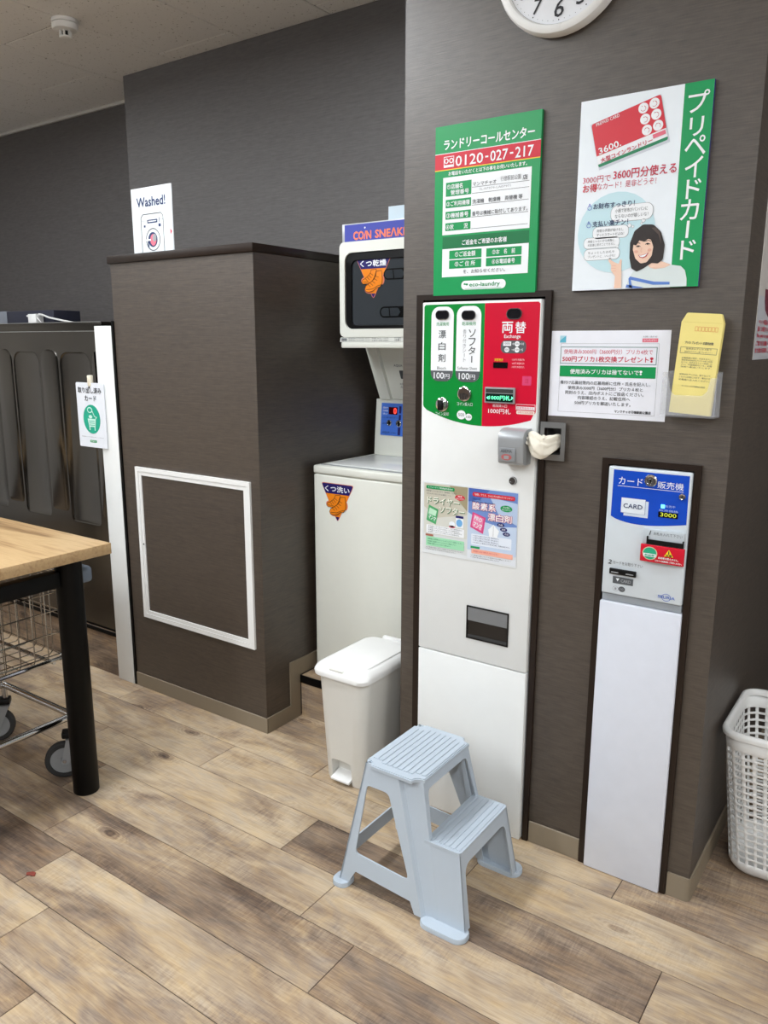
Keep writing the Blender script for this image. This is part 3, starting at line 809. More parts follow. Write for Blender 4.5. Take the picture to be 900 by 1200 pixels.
# =============================================================== ON THE PILLAR
def build_clock():
    cx, cz, R, y = -0.840, 2.2965, 0.1635, YP
    t = thing('wall_clock', 'round white wall clock with black italic numerals high on the pillar', 'clock', (cx, y, cz))
    bm = mesh(); lathe(bm, [(R-.012, -0.0005), (R, -0.006), (R, -0.022), (R-.004, -0.030), (R-.012, -0.034), (R-.020, -0.033), (R-.024, -0.024)], (cx, y, cz), 'y', 72, cap=False)
    obj('rim', bm, M_PLW, t)
    bm = mesh(); lathe(bm, [(R-.0245, -0.0225), (R-.0245, -0.024)], (cx, y, cz), 'y', 72); obj('dial', bm, pm('clock_dial', (230, 232, 236), 0.5), t)
    p = Print(t, lambda u, v, d: (cx+u, y-0.024-d, cz+v), 0.0005)
    for h in range(1, 13):
        a = math.radians(90-30*h); rr = 107
        u, v = rr*math.cos(a), rr*math.sin(a)
        w = 12 if h < 10 else 26
        p.text(str(h), u-w, u+w, v-19.5, v+19.5, I_BLACK, shear=0.18, bold=0.012, keep=True, name='numeral')
    for k in range(60):
        a = math.radians(6*k); rr = 132
        p.ell(rr*math.cos(a), rr*math.sin(a), 1.6 if k % 5 == 0 else .8, 1.6 if k % 5 == 0 else .8, I_BLACK, name='minute_dots', n=8)
    p.done()
    for n, a, l, w in (('hour_hand', 60, .075, .005), ('minute_hand', 120, .105, .0035)):
        bm = mesh(); c, s = math.cos(math.radians(a)), math.sin(math.radians(a))
        q = [(-.02*c-w*s, -.02*s+w*c), (-.02*c+w*s, -.02*s-w*c), (l*c+w*.5*s, l*s-w*.5*c), (l*c-w*.5*s, l*s+w*.5*c)]
        slab(bm, q, [], lambda u, v, d: (cx+u, y-d, cz+v), 0.0265 if n == 'hour_hand' else 0.028, 0.0272 if n == 'hour_hand' else 0.0287); obj(n, bm, I_BLACK, t)
    box('tab', M_PLW, t, cx-.0, cx+.012, y-.0345, y-.020, cz-R+.011, cz-R+.020, bev=.002)
build_clock()

def build_call_sign():
    x0, z0, y = -1.1815, 1.551, 1.921
    t = thing('call_centre_sign', 'green call centre information board with red phone number band, above the coin machine', 'sign', (x0+.15, YP, z0))
    box('board', pm('board_edge_green', (0, 140, 78), 0.4), t, x0, x0+.303, y, YP-.0003, z0, z0+.430)
    p = Print(t, on_y(x0, z0, y), 0.0004)
    W_ = I_WHITE
    p.rect(0, 303, 0, 430, I_GREEN)
    p.text('ランドリーコールセンター', 27, 285, 371, 395, W_, bold=0.03)
    p.rect(0, 303, 322, 361, I_RED, 1); p.rect(0, 303, 320, 322, I_YELLOW, 1); p.rect(0, 303, 361, 362.6, W_, 1)
    p.frame(27, 58, 327, 354, 1.6, W_, 2); p.ell(35, 343, 6.5, 6.5, W_, 2); p.ell(50, 343, 6.5, 6.5, W_, 2); p.ell(35, 343, 3.8, 4.2, I_RED, 3); p.ell(50, 343, 3.8, 4.2, I_RED, 3); p.rect(29, 56, 329, 333, W_, 2)
    p.text('0120', 63, 144, 327, 352, W_, 2, bold=0.02); p.text('-', 150, 159, 338, 342, W_, 2); p.text('027', 165, 214, 327, 352, W_, 2, bold=0.02); p.text('-', 220, 229, 338, 342, W_, 2); p.text('217', 235, 284, 327, 352, W_, 2, bold=0.02)
    p.text('お電話をいただくと以下の事をお伺いいたします。', 42, 268, 306, 316, W_, bold=0.02)
    p.rect(26, 281, 157, 302, W_, 1)
    for v0, v1 in ((254, 289), (225, 246), (196, 216), (167, 187)): p.rect(35, 112, v0, v1, I_GREEN, 2)
    p.text('①店舗名', 39, 86, 272, 284, W_, 3, 0.02); p.text('管理番号', 50, 105, 257, 269, W_, 3, 0.02)
    p.text('②ご利用機種', 38, 108, 229, 241, W_, 3, 0.02); p.text('③機械番号', 38, 105, 199, 212, W_, 3, 0.02); p.text('④状', 38, 61, 170, 183, W_, 3, 0.02); p.text('況', 92, 104, 170, 183, W_, 3, 0.02)
    G = I_GREY
    p.text('マンマチャオ', 116, 184, 272, 282, G, 2, 0.01); p.text('行徳駅前公園', 196, 252, 276, 288, G, 2); p.text('店', 258, 271, 273, 285, G, 2, 0.02); p.text('（L-07979-LA0797）', 136, 226, 260, 267, I_LGREY, 2)
    p.text('洗濯機　乾燥機　両替機 等', 116, 259, 229, 240, G, 2, 0.01); p.text('番号は機械に貼付してあります。', 116, 274, 199, 210, G, 2, 0.01)
    for v in (270, 255, 226, 196.5, 167.5): p.rect(114, 276, v-.5, v+.5, G, 2)
    p.rect(27, 281, 121, 152, I_DKGREEN, 1); p.text('ご返金をご希望のお客様', 88, 219, 128, 141, W_, 2, 0.02)
    p.rect(27, 281, 48, 121, W_, 1)
    for u0, u1, v0, v1, s in ((49, 147, 94, 116, '①ご返金額'), (161, 262, 94, 115, '②お　名　前'), (49, 147, 69, 91, '③ご 住 所'), (161, 262, 70, 91, '④お電話番号')):
        p.rect(u0, u1, v0, v1, I_GREEN, 2); p.text(s, u0+18, u1-18, v0+5, v1-4, W_, 3, 0.02)
    p.text('を、お知らせください。', 93, 217, 55, 65, G, 2, 0.01)
    p.rect(88, 220, 13, 36, W_, 1, r=11); p.text('eco-laundry', 113, 203, 17.5, 31, I_GREEN, 2, 0.022); p.ell(105, 26.5, 4, 2.6, I_GREEN, 2); p.ell(98.5, 27.5, 3.2, 2.2, I_GREEN, 2); p.rect(99, 208, 15.2, 16, I_GREEN, 2)
    p.done()
build_call_sign()

def build_prepaid_sign():
    x0, z0, y = -0.7795, 1.5505, 1.921
    t = thing('prepaid_card_sign', 'white and green prepaid card poster board with smiling woman, right of the call centre board', 'sign', (x0+.15, YP, z0))
    box('board', pm('board_edge_navy', (44, 40, 120), 0.4), t, x0, x0+.299, y, YP-.0003, z0, z0+.430)
    p = Print(t, on_y(x0, z0, y), 0.0004)
    p.rect(0, 299, 0, 430, pm('print_ice_white', (234, 241, 247), 0.4))
    p.rect(237, 299, 0, 430, pm('print_green', (0, 150, 84), 0.4), 1)
    W_ = I_WHITE
    for s, u0, u1, v0, v1 in (('プ', 247, 291, 368, 411), ('リ', 254, 283, 320, 358), ('ペ', 247, 291, 280, 320), ('イ', 251, 288, 234, 277), ('ド', 257, 288, 190, 230), ('カ', 248, 287, 145, 188), ('ド', 255, 287, 60, 101)): p.text(s, u0, u1, v0, v1, W_, 2, 0.012)
    p.poly([(264, 143), (270, 143), (269, 106), (263, 106)], W_, 2, 'lettering')
    # the drawn card
    q = Vector((28, 376)); eu = (Vector((186, 417))-q); ev = (Vector((51, 279))-q)
    C_ = lambda a, b: tuple(q+eu*a+ev*b)
    p.poly([C_(-.015, -.01), C_(1.0, -.01), C_(1.02, 1.06), C_(0.0, 1.06)], INK('shade_ice', (206, 212, 222)), 1)
    p.poly(rpoly([(*C_(0, 0), 6), (*C_(1, 0), 6), (*C_(1, 1), 5), (*C_(0, 1), 5)]), pm('print_card_green', (24, 130, 86), 0.4), 2)
    p.poly([C_(0.0, .93), C_(1, .93), C_(1, .72), C_(0, .72)], W_, 3)
    p.poly(rpoly([(*C_(0, 0), 6), (*C_(1, 0), 6), (*C_(1, .74), 0), (*C_(0, .74), 0)]), pm('print_card_red', (208, 40, 56), 0.4), 4)
    for i in range(6):
        c = C_(.745+.155*(i % 2), .13+.245*(i//2))
        p.ell(*c, 11.3, 11.3, W_, 5); p.ring(c[0], c[1]-1, 6, 6, .9, I_CRIMSON, 6, a0=200+i*25, a1=430+i*25); p.ell(c[0]-3, c[1]+4, 1, 1, I_CRIMSON, 6, n=8); p.ell(c[0]+3.4, c[1]+3, 1, 1, I_CRIMSON, 6, n=8)
    p.text('PREPAID CARD', 39, 95, 377, 384, W_, 5, 0.01, rot=14.5); p.text('3600.', 49, 102, 314, 328, W_, 5, 0.03, rot=14.5)
    p.text('大型コインランドリー', 54, 176, 303, 314, I_CRIMSON, 5, 0.03, rot=14.5); p.poly([C_(.81, .77), C_(.985, .77), C_(.985, .86), C_(.81, .86)], I_PINK, 5)
    p.text('3000円で', 14, 82, 246, 261, I_CRIMSON, 2); p.text('3600円分使える', 88, 232, 248, 270, I_CRIMSON, 2, 0.018)
    p.text('お得', 15, 50, 226, 244, I_RED, 2, 0.02); p.text('なカード！是非どうぞ！', 51, 189, 229, 244, I_CRIMSON, 2)
    p.ell(101, 130, 93, 91, I_SKY, 2)
    p.text('お財布すっきり！', 44, 143, 186, 199, I_DBLUE, 4, 0.02); p.text('支払い楽チン！', 44, 130, 146, 159, I_DBLUE, 4, 0.02)
    for v in (190, 150): p.ring(35, v, 5.5, 5, 1, I_BLUE, 4); p.line([(32, v+4), (34, v+10), (37, v+5)], 1.2, I_BLUE, 4)
    for (u0, u1, v0, v1), a, b in (((88, 186, 154, 190), '小銭で財布がパンパンに', 'ならないのが嬉しいな！'), ((46, 132, 118, 145), '両替の手間が省けるし', 'ずっとスマートだよね！'), ((25, 112, 97, 121), '現金じゃないから気軽に', 'お友達に渡すことできるし'), ((27, 114, 70, 95), 'ちょっとしたお礼や', 'プレゼントに…いいかも！')):
        h = (v1-v0)
        p.rect(u0-.8, u1+.8, v0-.8, v1+.8, I_LGREY, 3, r=h*.42); p.rect(u0, u1, v0, v1, W_, 4, r=h*.42)
        p.text(a, u0+10, u1-12, v0+h*.55, v0+h*.8, I_GREY, 5); p.text(b, u0+10, u1-10, v0+h*.2, v0+h*.45, I_GREY, 5)
    for u, v, r in ((166, 152, 4), (162, 146, 2), (134, 143, 4), (142, 140, 2.4), (108, 98, 3), (92, 70, 3)): p.ell(u, v, r+.7, r+.7, I_LGREY, 3, n=14); p.ell(u, v, r, r, W_, 4, n=14)
    # the woman of the poster
    HAIR = INK('hair', (46, 38, 36)); HAIR2 = INK('hair_sheen', (84, 70, 64)); SK = INK('skin', (238, 202, 180)); SKS = INK('skin_blush', (226, 172, 152)); SH = INK('shirt', (216, 226, 226)); LIP = INK('lip', (190, 70, 80)); STR = INK('stripe', (92, 130, 205))
    p.poly([(133, 1), (141, 24), (149, 38), (163, 47), (185, 50), (215, 52), (240, 49), (258, 46), (268, 36), (273, 18), (274, 1)], SH, 3)
    p.poly([(183, 52), (186, 66), (205, 74), (211, 60), (236, 50), (222, 44), (200, 42), (188, 46)], SK, 4)
    p.poly([(139, 22), (143, 28), (200, 14), (236, 12), (236, 6), (198, 7)], STR, 4); p.poly([(134, 3), (136, 10), (176, 2), (170, 1), (150, 1)], STR, 4); p.poly([(140, 22), (145, 22), (150, 2), (143, 2)], STR, 4)
    p.poly(rpoly([(145, 46, 5), (139, 70, 6), (138, 104, 12), (147, 130, 12), (166, 143, 12), (190, 141, 14), (208, 124, 14), (219, 94, 10), (217, 62, 8), (206, 54, 5), (192, 56, 4), (172, 44, 6), (158, 38, 6)]), HAIR, 5)
    p.poly(rpoly([(146, 88, 5), (147, 106, 8), (164, 113, 10), (186, 110, 10), (193, 92, 8), (191, 72, 8), (180, 58, 8), (166, 56, 8), (153, 68, 8)]), SK, 6)
    p.poly([(144, 100), (150, 114), (166, 124), (188, 120), (198, 96), (190, 107), (180, 110), (172, 104), (160, 108), (153, 97)], HAIR, 7)
    p.poly([(186, 134), (203, 118), (211, 96), (207, 122), (196, 134)], HAIR2, 7)
    for u, v in ((158, 94), (180, 98)):
        p.ring(u, v-1.5, 6, 4.5, 1.4, HAIR, 7, a0=15, a1=165); p.ell(u, v+.5, 2.4, 1.6, HAIR, 7, n=12)
    p.line([(151, 101), (157, 103), (163, 101)], 1.2, HAIR, 7); p.line([(174, 105), (181, 107), (187, 104)], 1.2, HAIR, 7)
    p.line([(167, 92), (164.5, 83), (168, 81)], 1.1, SKS, 7); p.ell(154, 83, 5, 3.4, SKS, 7); p.ell(185, 85, 4.6, 3.4, SKS, 7)
    p.poly([(159, 76), (166, 74.5), (176, 77), (184, 80), (179, 71), (171, 67.5), (163, 70)], LIP, 7); p.poly([(161, 75), (166, 73.6), (175, 75.6), (181, 77.8), (176, 71.8), (170, 69.8), (164, 71.4)], W_, 8)
    p.poly(rpoly([(106, 2, 0), (107, 30, 3), (96, 44, 4), (96, 56, 4), (88, 67, 2), (91, 70, 2), (104, 62, 3), (114, 58, 2), (117, 68, 2), (121, 68, 2), (121, 52, 4), (122, 38, 5), (124, 2, 0)]), SK, 5)
    for a, b in (((98, 55), (108, 54)), ((97, 49), (108, 48)), ((100, 43), (109, 42))): p.line([a, b], .9, SKS, 6)
    p.done()
build_prepaid_sign()

def build_notice():
    x0, z0, y = -0.8305, 1.2405, 1.9285
    t = tag(box('paper_notice', pm('laminated_paper', (236, 238, 246), 0.3), None, x0, x0+.297, y, y+.0012, z0, z0+.214), 'landscape white paper notice with red and green headings, beside the coin machine', 'notice')
    p = Print(t, on_y(x0, z0, y), 0.0003)
    p.rect(23, 39, 185, 202, INK('aqua_square', (90, 180, 205))); p.poly([(23, 202), (39, 202), (23, 190)], INK('aqua_light', (170, 215, 228)), 1)
    p.text('お問い合わせ', 232, 266, 197, 201, I_GREY); p.rect(231, 268, 186, 195, I_PINK); p.text('コインランドリー', 234, 265, 188, 193, I_WHITE, 1, 0.02)
    p.frame(26, 272, 12, 183, .6, I_LGREY); p.frame(26, 268, 133, 175, 1.5, INK('frame_teal', (90, 130, 125)), 1)
    p.text('使用済み3000円（3600円分）プリカ4枚で', 35, 258, 157, 169, INK('print_rose', (205, 70, 95)), 1); p.text('500円プリカ1枚交換プレゼント❢', 32, 260, 138, 152, INK('print_rose_deep', (200, 30, 60)), 1, 0.02)
    p.rect(26, 268, 101, 128, I_GREEN, 1); p.text('使用済みプリカは捨てないで❢', 54, 236, 108, 120, I_WHITE, 2, 0.02)
    for s, u0, u1, v0, v1 in (('備付け応募封筒内の応募用紙に住所・氏名を記入し、', 29, 258, 82, 91), ('使用済み3000円（3600円分）プリカ４枚と', 50, 240, 69, 78), ('同封のうえ、店内ポストにご投函ください。', 44, 243, 57, 66), ('内容確認のうえ、記載住所へ', 78, 211, 45, 54), ('500円プリカを郵送いたします。', 70, 213, 32, 41)): p.text(s, u0, u1, v0, v1, I_GREY, 1, 0.01)
    p.text('マンマチャオ行徳駅前公園店', 174, 263, 15.5, 22.5, I_BLACK, 1, 0.03)
    p.done()
build_notice()

def build_envelopes():
    # clear holder
    x0, x1, z0 = -0.533, -0.412, 1.258
    t = thing('acrylic_holder', 'clear acrylic pocket screwed to the pillar holding yellow envelopes', 'holder', (-.472, YP, z0))
    M_ACR = pm('clear_acrylic', (225, 228, 235), 0.08, var=0.0); M_ACR.node_tree.nodes['Principled BSDF'].inputs['Alpha'].default_value = 0.18
    bm = mesh()
    bx(bm, x0, x1, 1.9265, 1.9295, z0, z0+.103); bx(bm, x0, x1, 1.882, 1.926, z0, z0+.003)
    bx(bm, x0, x0+.0025, 1.882, 1.926, z0+.0035, z0+.100); bx(bm, x1-.0025, x1, 1.882, 1.926, z0+.0035, z0+.100)
    obj('pocket', bm, M_ACR, t)
    bm = mesh()
    slab(bm, [(x0, z0+.0035), (x1, z0+.0035), (x1, z0+.090), (x1-.014, z0+.090), (x1-.02, z0+.06), (x1-.03, z0+.05), (x0+.03, z0+.05), (x0+.02, z0+.06), (x0+.014, z0+.090), (x0, z0+.090)], [], lambda u, v, d: (u, 1.880+d, v), 0, .002)
    obj('front_lip', bm, M_ACR, t)
    rot = math.radians(-3.6); c, s = math.cos(rot), math.sin(rot)
    px, pz = -0.516, 1.262
    fn0 = lambda y: (lambda u, v, d: (px+c*u-s*v, y-d, pz+s*u+c*v+.0057))
    lab = ['foremost yellow printed envelope in the clear pocket', 'yellow envelope hidden behind the foremost envelope in the clear pocket', 'rearmost yellow envelope against the back of the clear pocket']
    for k, y in enumerate((1.894, 1.9015, 1.909)):
        bm = mesh(); o = rpoly([(0, 0, 0), (.091, 0, 0), (.091, .205, .002), (.083, .2255, .005), (.010, .2255, .005), (0, .205, .002)])
        slab(bm, o, [], fn0(y), -.0025, 0.0)
        e = tag(obj('envelope', bm, pm('yellow_paper', (238, 222, 138), 0.7), None), lab[k], 'envelope', 'yellow envelopes in the clear pocket')
        if k == 0:
            p = Print(e, fn0(y), 0.0003)
            OR = INK('orange_line', (226, 140, 80))
            for i in range(7): p.frame(32+i*7.2, 38+i*7.2, 186, 196, .7, OR)
            p.text('プリカ プレゼント 応募用封筒', 14, 76, 157, 163, I_GREY, 0, 0.02); p.frame(6, 86, 136, 150, .8, I_GREY)
            p.text('使用済みプリカ４枚で', 18, 74, 144.5, 148.5, I_GREY); p.text('500円プリカ１枚プレゼント！', 16, 76, 138, 142, I_GREY)
            for i, q in enumerate(('応募用紙に住所・氏名を記入し、', '使用済み3000円プリカ４枚と同封', 'のうえ、店内ポストにご投函くだ', 'さい。内容確認のうえ、記載', '住所へ郵送いたします。')): p.text(q, 12, 80, 124-i*5, 127.6-i*5, I_GREY)
            for i, q in enumerate(('使用済みプリカは、捨てないで', 'こちらの封筒に入れて、備付けの', '応募箱へお入れください。')): p.text(q, 12, 80, 87-i*6, 91-i*6, I_GREY)
            p.text('マンマチャオ行徳駅前公園店', 20, 72, 61, 65, I_GREY)
            p.line([(3, 205), (88, 205)], .5, INK('fold', (208, 190, 108))); p.line([(16, 36), (82, 36)], .4, INK('fold', (208, 190, 108))); p.line([(16, 24), (82, 24)], .4, INK('fold', (208, 190, 108)))
            p.done()
build_envelopes()

def trim_frame(name, x0, x1, z1, i0, i1, iz):
    bm = mesh(); slab(bm, [(x0, 0.0008), (i0, 0.0008), (i0, iz), (i1, iz), (i1, 0.0008), (x1, 0.0008), (x1, z1), (x0, z1)], [], lambda u, v, d: (u, YP-d, v), .0002, .009)
    struct(obj(name, bm, M_TRIM, angle=0))
trim_frame('trim_2', -1.2358, -0.8330, 1.5545, -1.2135, -0.8495, 1.540)
trim_frame('trim_3', -0.6765, -0.4380, 1.1435, -0.6605, -0.4535, 1.129)

def pill_window(t, u, v, w, h, y, x0):
    """black rounded product window with a silver rim"""
    bm = mesh(); slab(bm, [(x0+a/1000, b/1000) for a, b in rrect(u-w/2, u+w/2, v-h/2, v+h/2, h*.48, 6)], [[(x0+a/1000, b/1000) for a, b in rrect(u-w/2+2, u+w/2-2, v-h/2+2, v+h/2-2, h*.42, 6)]], lambda a, b, d: (a, y-d, b), 0.0006, 0.004)
    r = obj('lamp_bezel', bm, M_CHROME, t)
    bm = mesh(); slab(bm, [(x0+a/1000, b/1000) for a, b in rrect(u-w/2+2.2, u+w/2-2.2, v-h/2+2.2, v+h/2-2.2, h*.4, 6)], [], lambda a, b, d: (a, y-d, b), 0.0006, 0.0028)
    obj('lamp_window', bm, pm('window_black', (24, 24, 28), 0.12), r)

def build_coin_machine():
    x0, x1, y = -1.2095, -0.8545, 1.911
    X = -1.2115
    t = thing('coin_machine', 'tall white built-in vending and change machine with green and red top panel', 'vending machine', ((x0+x1)/2, YP, 0))
    box('upper_door', M_WHITE, t, x0, x1, y, 2.25, 0.5225, 1.5335, bev=0.003)
    box('lower_door', M_WHITE, t, x0, x1, y, 2.25, 0.0012, 0.5195, bev=0.003)
    p = Print(t, on_y(X, 0, y), 0.0004)
    W_ = I_WHITE; GR = pm('panel_green', (0, 136, 52), 0.3); RD = pm('panel_red', (206, 8, 48), 0.3)
    # coloured head panel with a bowed lower edge
    def bow(u): return 1203+41*((u-197)/190)**2+ (8 if u in () else 0)
    lo = [(u, bow(u)) for u in range(20, 198, 12)]+[(197, 1203)]
    p.poly([(8, 1252), (11, 1246), (15, 1243)]+lo+[(197, 1527), (13, 1527), (8, 1522)], GR)
    lo2 = [(u, bow(u)) for u in range(197, 345, 12)]
    p.poly(lo2+[(347, 1240), (352, 1244), (354, 1250), (354, 1522), (349, 1527), (197, 1527)], RD)
    for u0, u1 in ((32, 103), (112, 187)):
        p.rect(u0, u1, 1320, 1521, W_, 1, r=24); p.poly([(u0, 1349), (u0, 1344)]+[(u0+24-24*math.cos(math.radians(a)), 1344-24*math.sin(math.radians(a))) for a in range(15, 91, 15)]+[(u1-24+24*math.sin(math.radians(a)), 1344-24*math.cos(math.radians(a))) for a in range(0, 91, 15)]+[(u1, 1349)], I_GREY, 2)
        p.text('100', u0+11, u0+43, 1327, 1344, W_, 3, 0.02); p.text('円', u0+45, u0+61, 1327, 1340, W_, 3)
    p.text('洗濯機用', 48, 88, 1470, 1480, I_GREEN, 2); p.text('乾燥機用', 129, 171, 1470, 1480, I_GREEN, 2)
    for i, c in enumerate('漂白剤'): p.text(c, 56, 79, 1437-i*32, 1458-i*32, I_GREY, 2, 0.012)
    p.vtext('ソフター', 149, 173, 1371, 1460, I_GREY, 2, 0.012); p.vtext('香り付きシート', 132, 144, 1374, 1460, I_LGREY, 2)
    p.text('Bleach', 53, 81, 1352, 1360, I_GREY, 2); p.text('Softener Sheet', 118, 178, 1353, 1361, I_GREY, 2)
    p.text('コイン投入口', 119, 167, 1255, 1265, W_, 1); p.text('コイン返却', 49, 93, 1225, 1235, W_, 1)
    p.ell(133, 1230, 14, 12.5, W_, 1); p.ell(156, 1225, 10.5, 9.5, W_, 1); p.text('500', 124, 142, 1226, 1235, I_GREY, 2); p.text('100', 149, 163, 1222, 1229, I_GREY, 2)
    p.text('両', 249, 280, 1450, 1478, W_, 1, 0.02); p.text('替', 287, 317, 1449, 1478, W_, 1, 0.012); p.text('Exchange', 256, 303, 1434, 1446, W_, 1, 0.01)
    p.rect(247, 320, 1398, 1431, I_GREY, 1, r=14); p.rect(254, 277, 1417, 1428, W_, 2); p.ell(294, 1422, 7, 7, W_, 2); p.ell(265, 1407, 7, 6.5, W_, 2); p.ell(294, 1407, 7, 7, W_, 2)
    p.text('1000', 257, 274, 1420, 1426, I_GREY, 3); p.text('100', 289, 299, 1420, 1425, I_GREY, 3); p.text('500', 260, 270, 1405, 1410, I_GREY, 3); p.text('100', 289, 299, 1405, 1410, I_GREY, 3)
    for v in (1422, 1407): p.text('→', 279, 286, v-3, v+3, W_, 2)
    p.text('×10', 303, 313, 1419, 1425, W_, 2); p.text('×5', 304, 311, 1404, 1410, W_, 2)
    p.text('両替表示', 230, 255, 1377, 1384, I_YELLOW, 1, 0.02)
    PK = INK('pale_pink', (245, 200, 205))
    for i, q in enumerate(('1000円 釣銭切れ', '500円 釣銭切れ', '100円 釣銭切れ')): p.text(q, 281, 317, 1379-i*9.5, 1384.5-i*9.5, PK, 1)
    p.rect(312, 338, 1316, 1340, INK('sticker_pink', (214, 60, 110)), 1, r=2); p.text('注', 320, 331, 1322, 1334, I_CRIMSON, 2)
    p.text('紙幣挿入口', 229, 271, 1256, 1264, W_, 1); p.text('1000円札', 216, 282, 1239, 1253, W_, 1, 0.012)
    p.frame(297, 352, 1252, 1267, 1, W_, 1); p.rect(299, 350, 1254, 1261, W_, 1); p.text('新紙幣使用不可', 301, 348, 1255, 1260, I_RED, 2); p.rect(299, 351, 1241, 1250, INK('pale_strip', (235, 220, 210)), 1, r=3); p.text('お取り忘れ注意', 303, 347, 1243, 1248, I_RED, 2)
    p.done()
    for u, v in ((68, 1499), (149.5, 1497)): pill_window(t, u, v, 43, 25, y, X)
    pill_window(t, 283.5, 1498, 44, 28, y, X)
    def disc(name, u, v, r, mat, d0, d1, par=t):
        bm = mesh(); lathe(bm, [(r, -d0), (r, -d1+.001), (r*.92, -d1)], (X+u/1000, y, v/1000), 'y', 28); return obj(name, bm, mat, par)
    c = disc('coin_slot', 142, 1288, .0205, M_CHROME, .0006, .006)
    bm = mesh(); lathe(bm, [(.0165, -.0062), (.0165, -.0075)], (X+.142, y, 1.288), 'y', 24); obj('slot_cup', bm, pm('coin_brown', (92, 78, 68), .35, .6), c)
    bm = mesh()
    for k in range(5): bx(bm, X+.131+k*.0052, X+.1335+k*.0052, y-.0095, y-.0076, 1.273, 1.291-.0012*abs(k-2))
    obj('slot_ribs', bm, M_CHROME, c)
    c = disc('return_lever', 72, 1256, .020, M_CHROME, .0006, .005)
    box('lever', M_BLKP, c, X+.064, X+.078, y-.016, y-.0052, 1.240, 1.268, bev=.002)
    box('lever_edge', M_CHROME, c, X+.0785, X+.085, y-.012, y-.0052, 1.243, 1.266, bev=.002)
    box('display_window', pm('display_black', (14, 10, 12), .15), t, X+.227, X+.269, y-.002, y-.0006, 1.3595, 1.3745)
    s = box('bill_slot', M_GREYP, t, X+.207, X+.295, y-.008, y-.0006, 1.267, 1.309, bev=.0015)
    box('slot_shade', M_RUB, s, X+.211, X+.291, y-.0095, y-.0081, 1.295, 1.305)
    box('slot_screen', pm('slot_dark_green', (14, 40, 34), .2), s, X+.211, X+.291, y-.009, y-.0081, 1.271, 1.2925)
    q = Print(s, on_y(X, 0, y-.009), .0004); LG = pm('lit_green', (120, 255, 200), .4, emit=(90, 235, 170), estr=1.2)
    q.text('1000円札', 222, 285, 1276, 1288, LG, 0, 0.02); q.poly([(213, 1281), (220, 1286), (220, 1276)], LG); q.poly([(293, 1283), (287, 1287), (287, 1277)], LG); q.done()
    # key lock
    c = disc('key_lock', 297, 1062, .011, M_BLKP, .0006, .004)
    bm = mesh(); lathe(bm, [(.0105, -.0042), (.0095, -.0065), (.006, -.0065), (.006, -.0055)], (X+.297, y, 1.062), 'y', 24); obj('lock_ring', bm, M_CHROME, c)
    # product tray with a flap
    fn = lambda a, b, d: (a, y-d, b)
    bm = mesh(); slab(bm, [(-1.0445, .588), (-.9115, .588), (-.9115, .6865), (-1.0445, .6865)], [[(-1.041, .5915), (-.915, .5915), (-.915, .683), (-1.041, .683)]], fn, .0006, .004); tr = obj('product_tray', bm, M_BLKP, t)
    box('tray_back', pm('tray_dark', (34, 30, 27), .4), tr, -1.0405, -.9155, y-.0012, y-.0006, .592, .6825)
    box('flap', pm('flap_grey', (120, 122, 124), .3), tr, -1.0405, -.9155, y-.003, y-.0014, .643, .6825)
    box('tray_floor', M_RUB, tr, -1.0405, -.9155, y-.0028, y-.0014, .592, .601)
    return y, X
CMY, CMX = build_coin_machine()

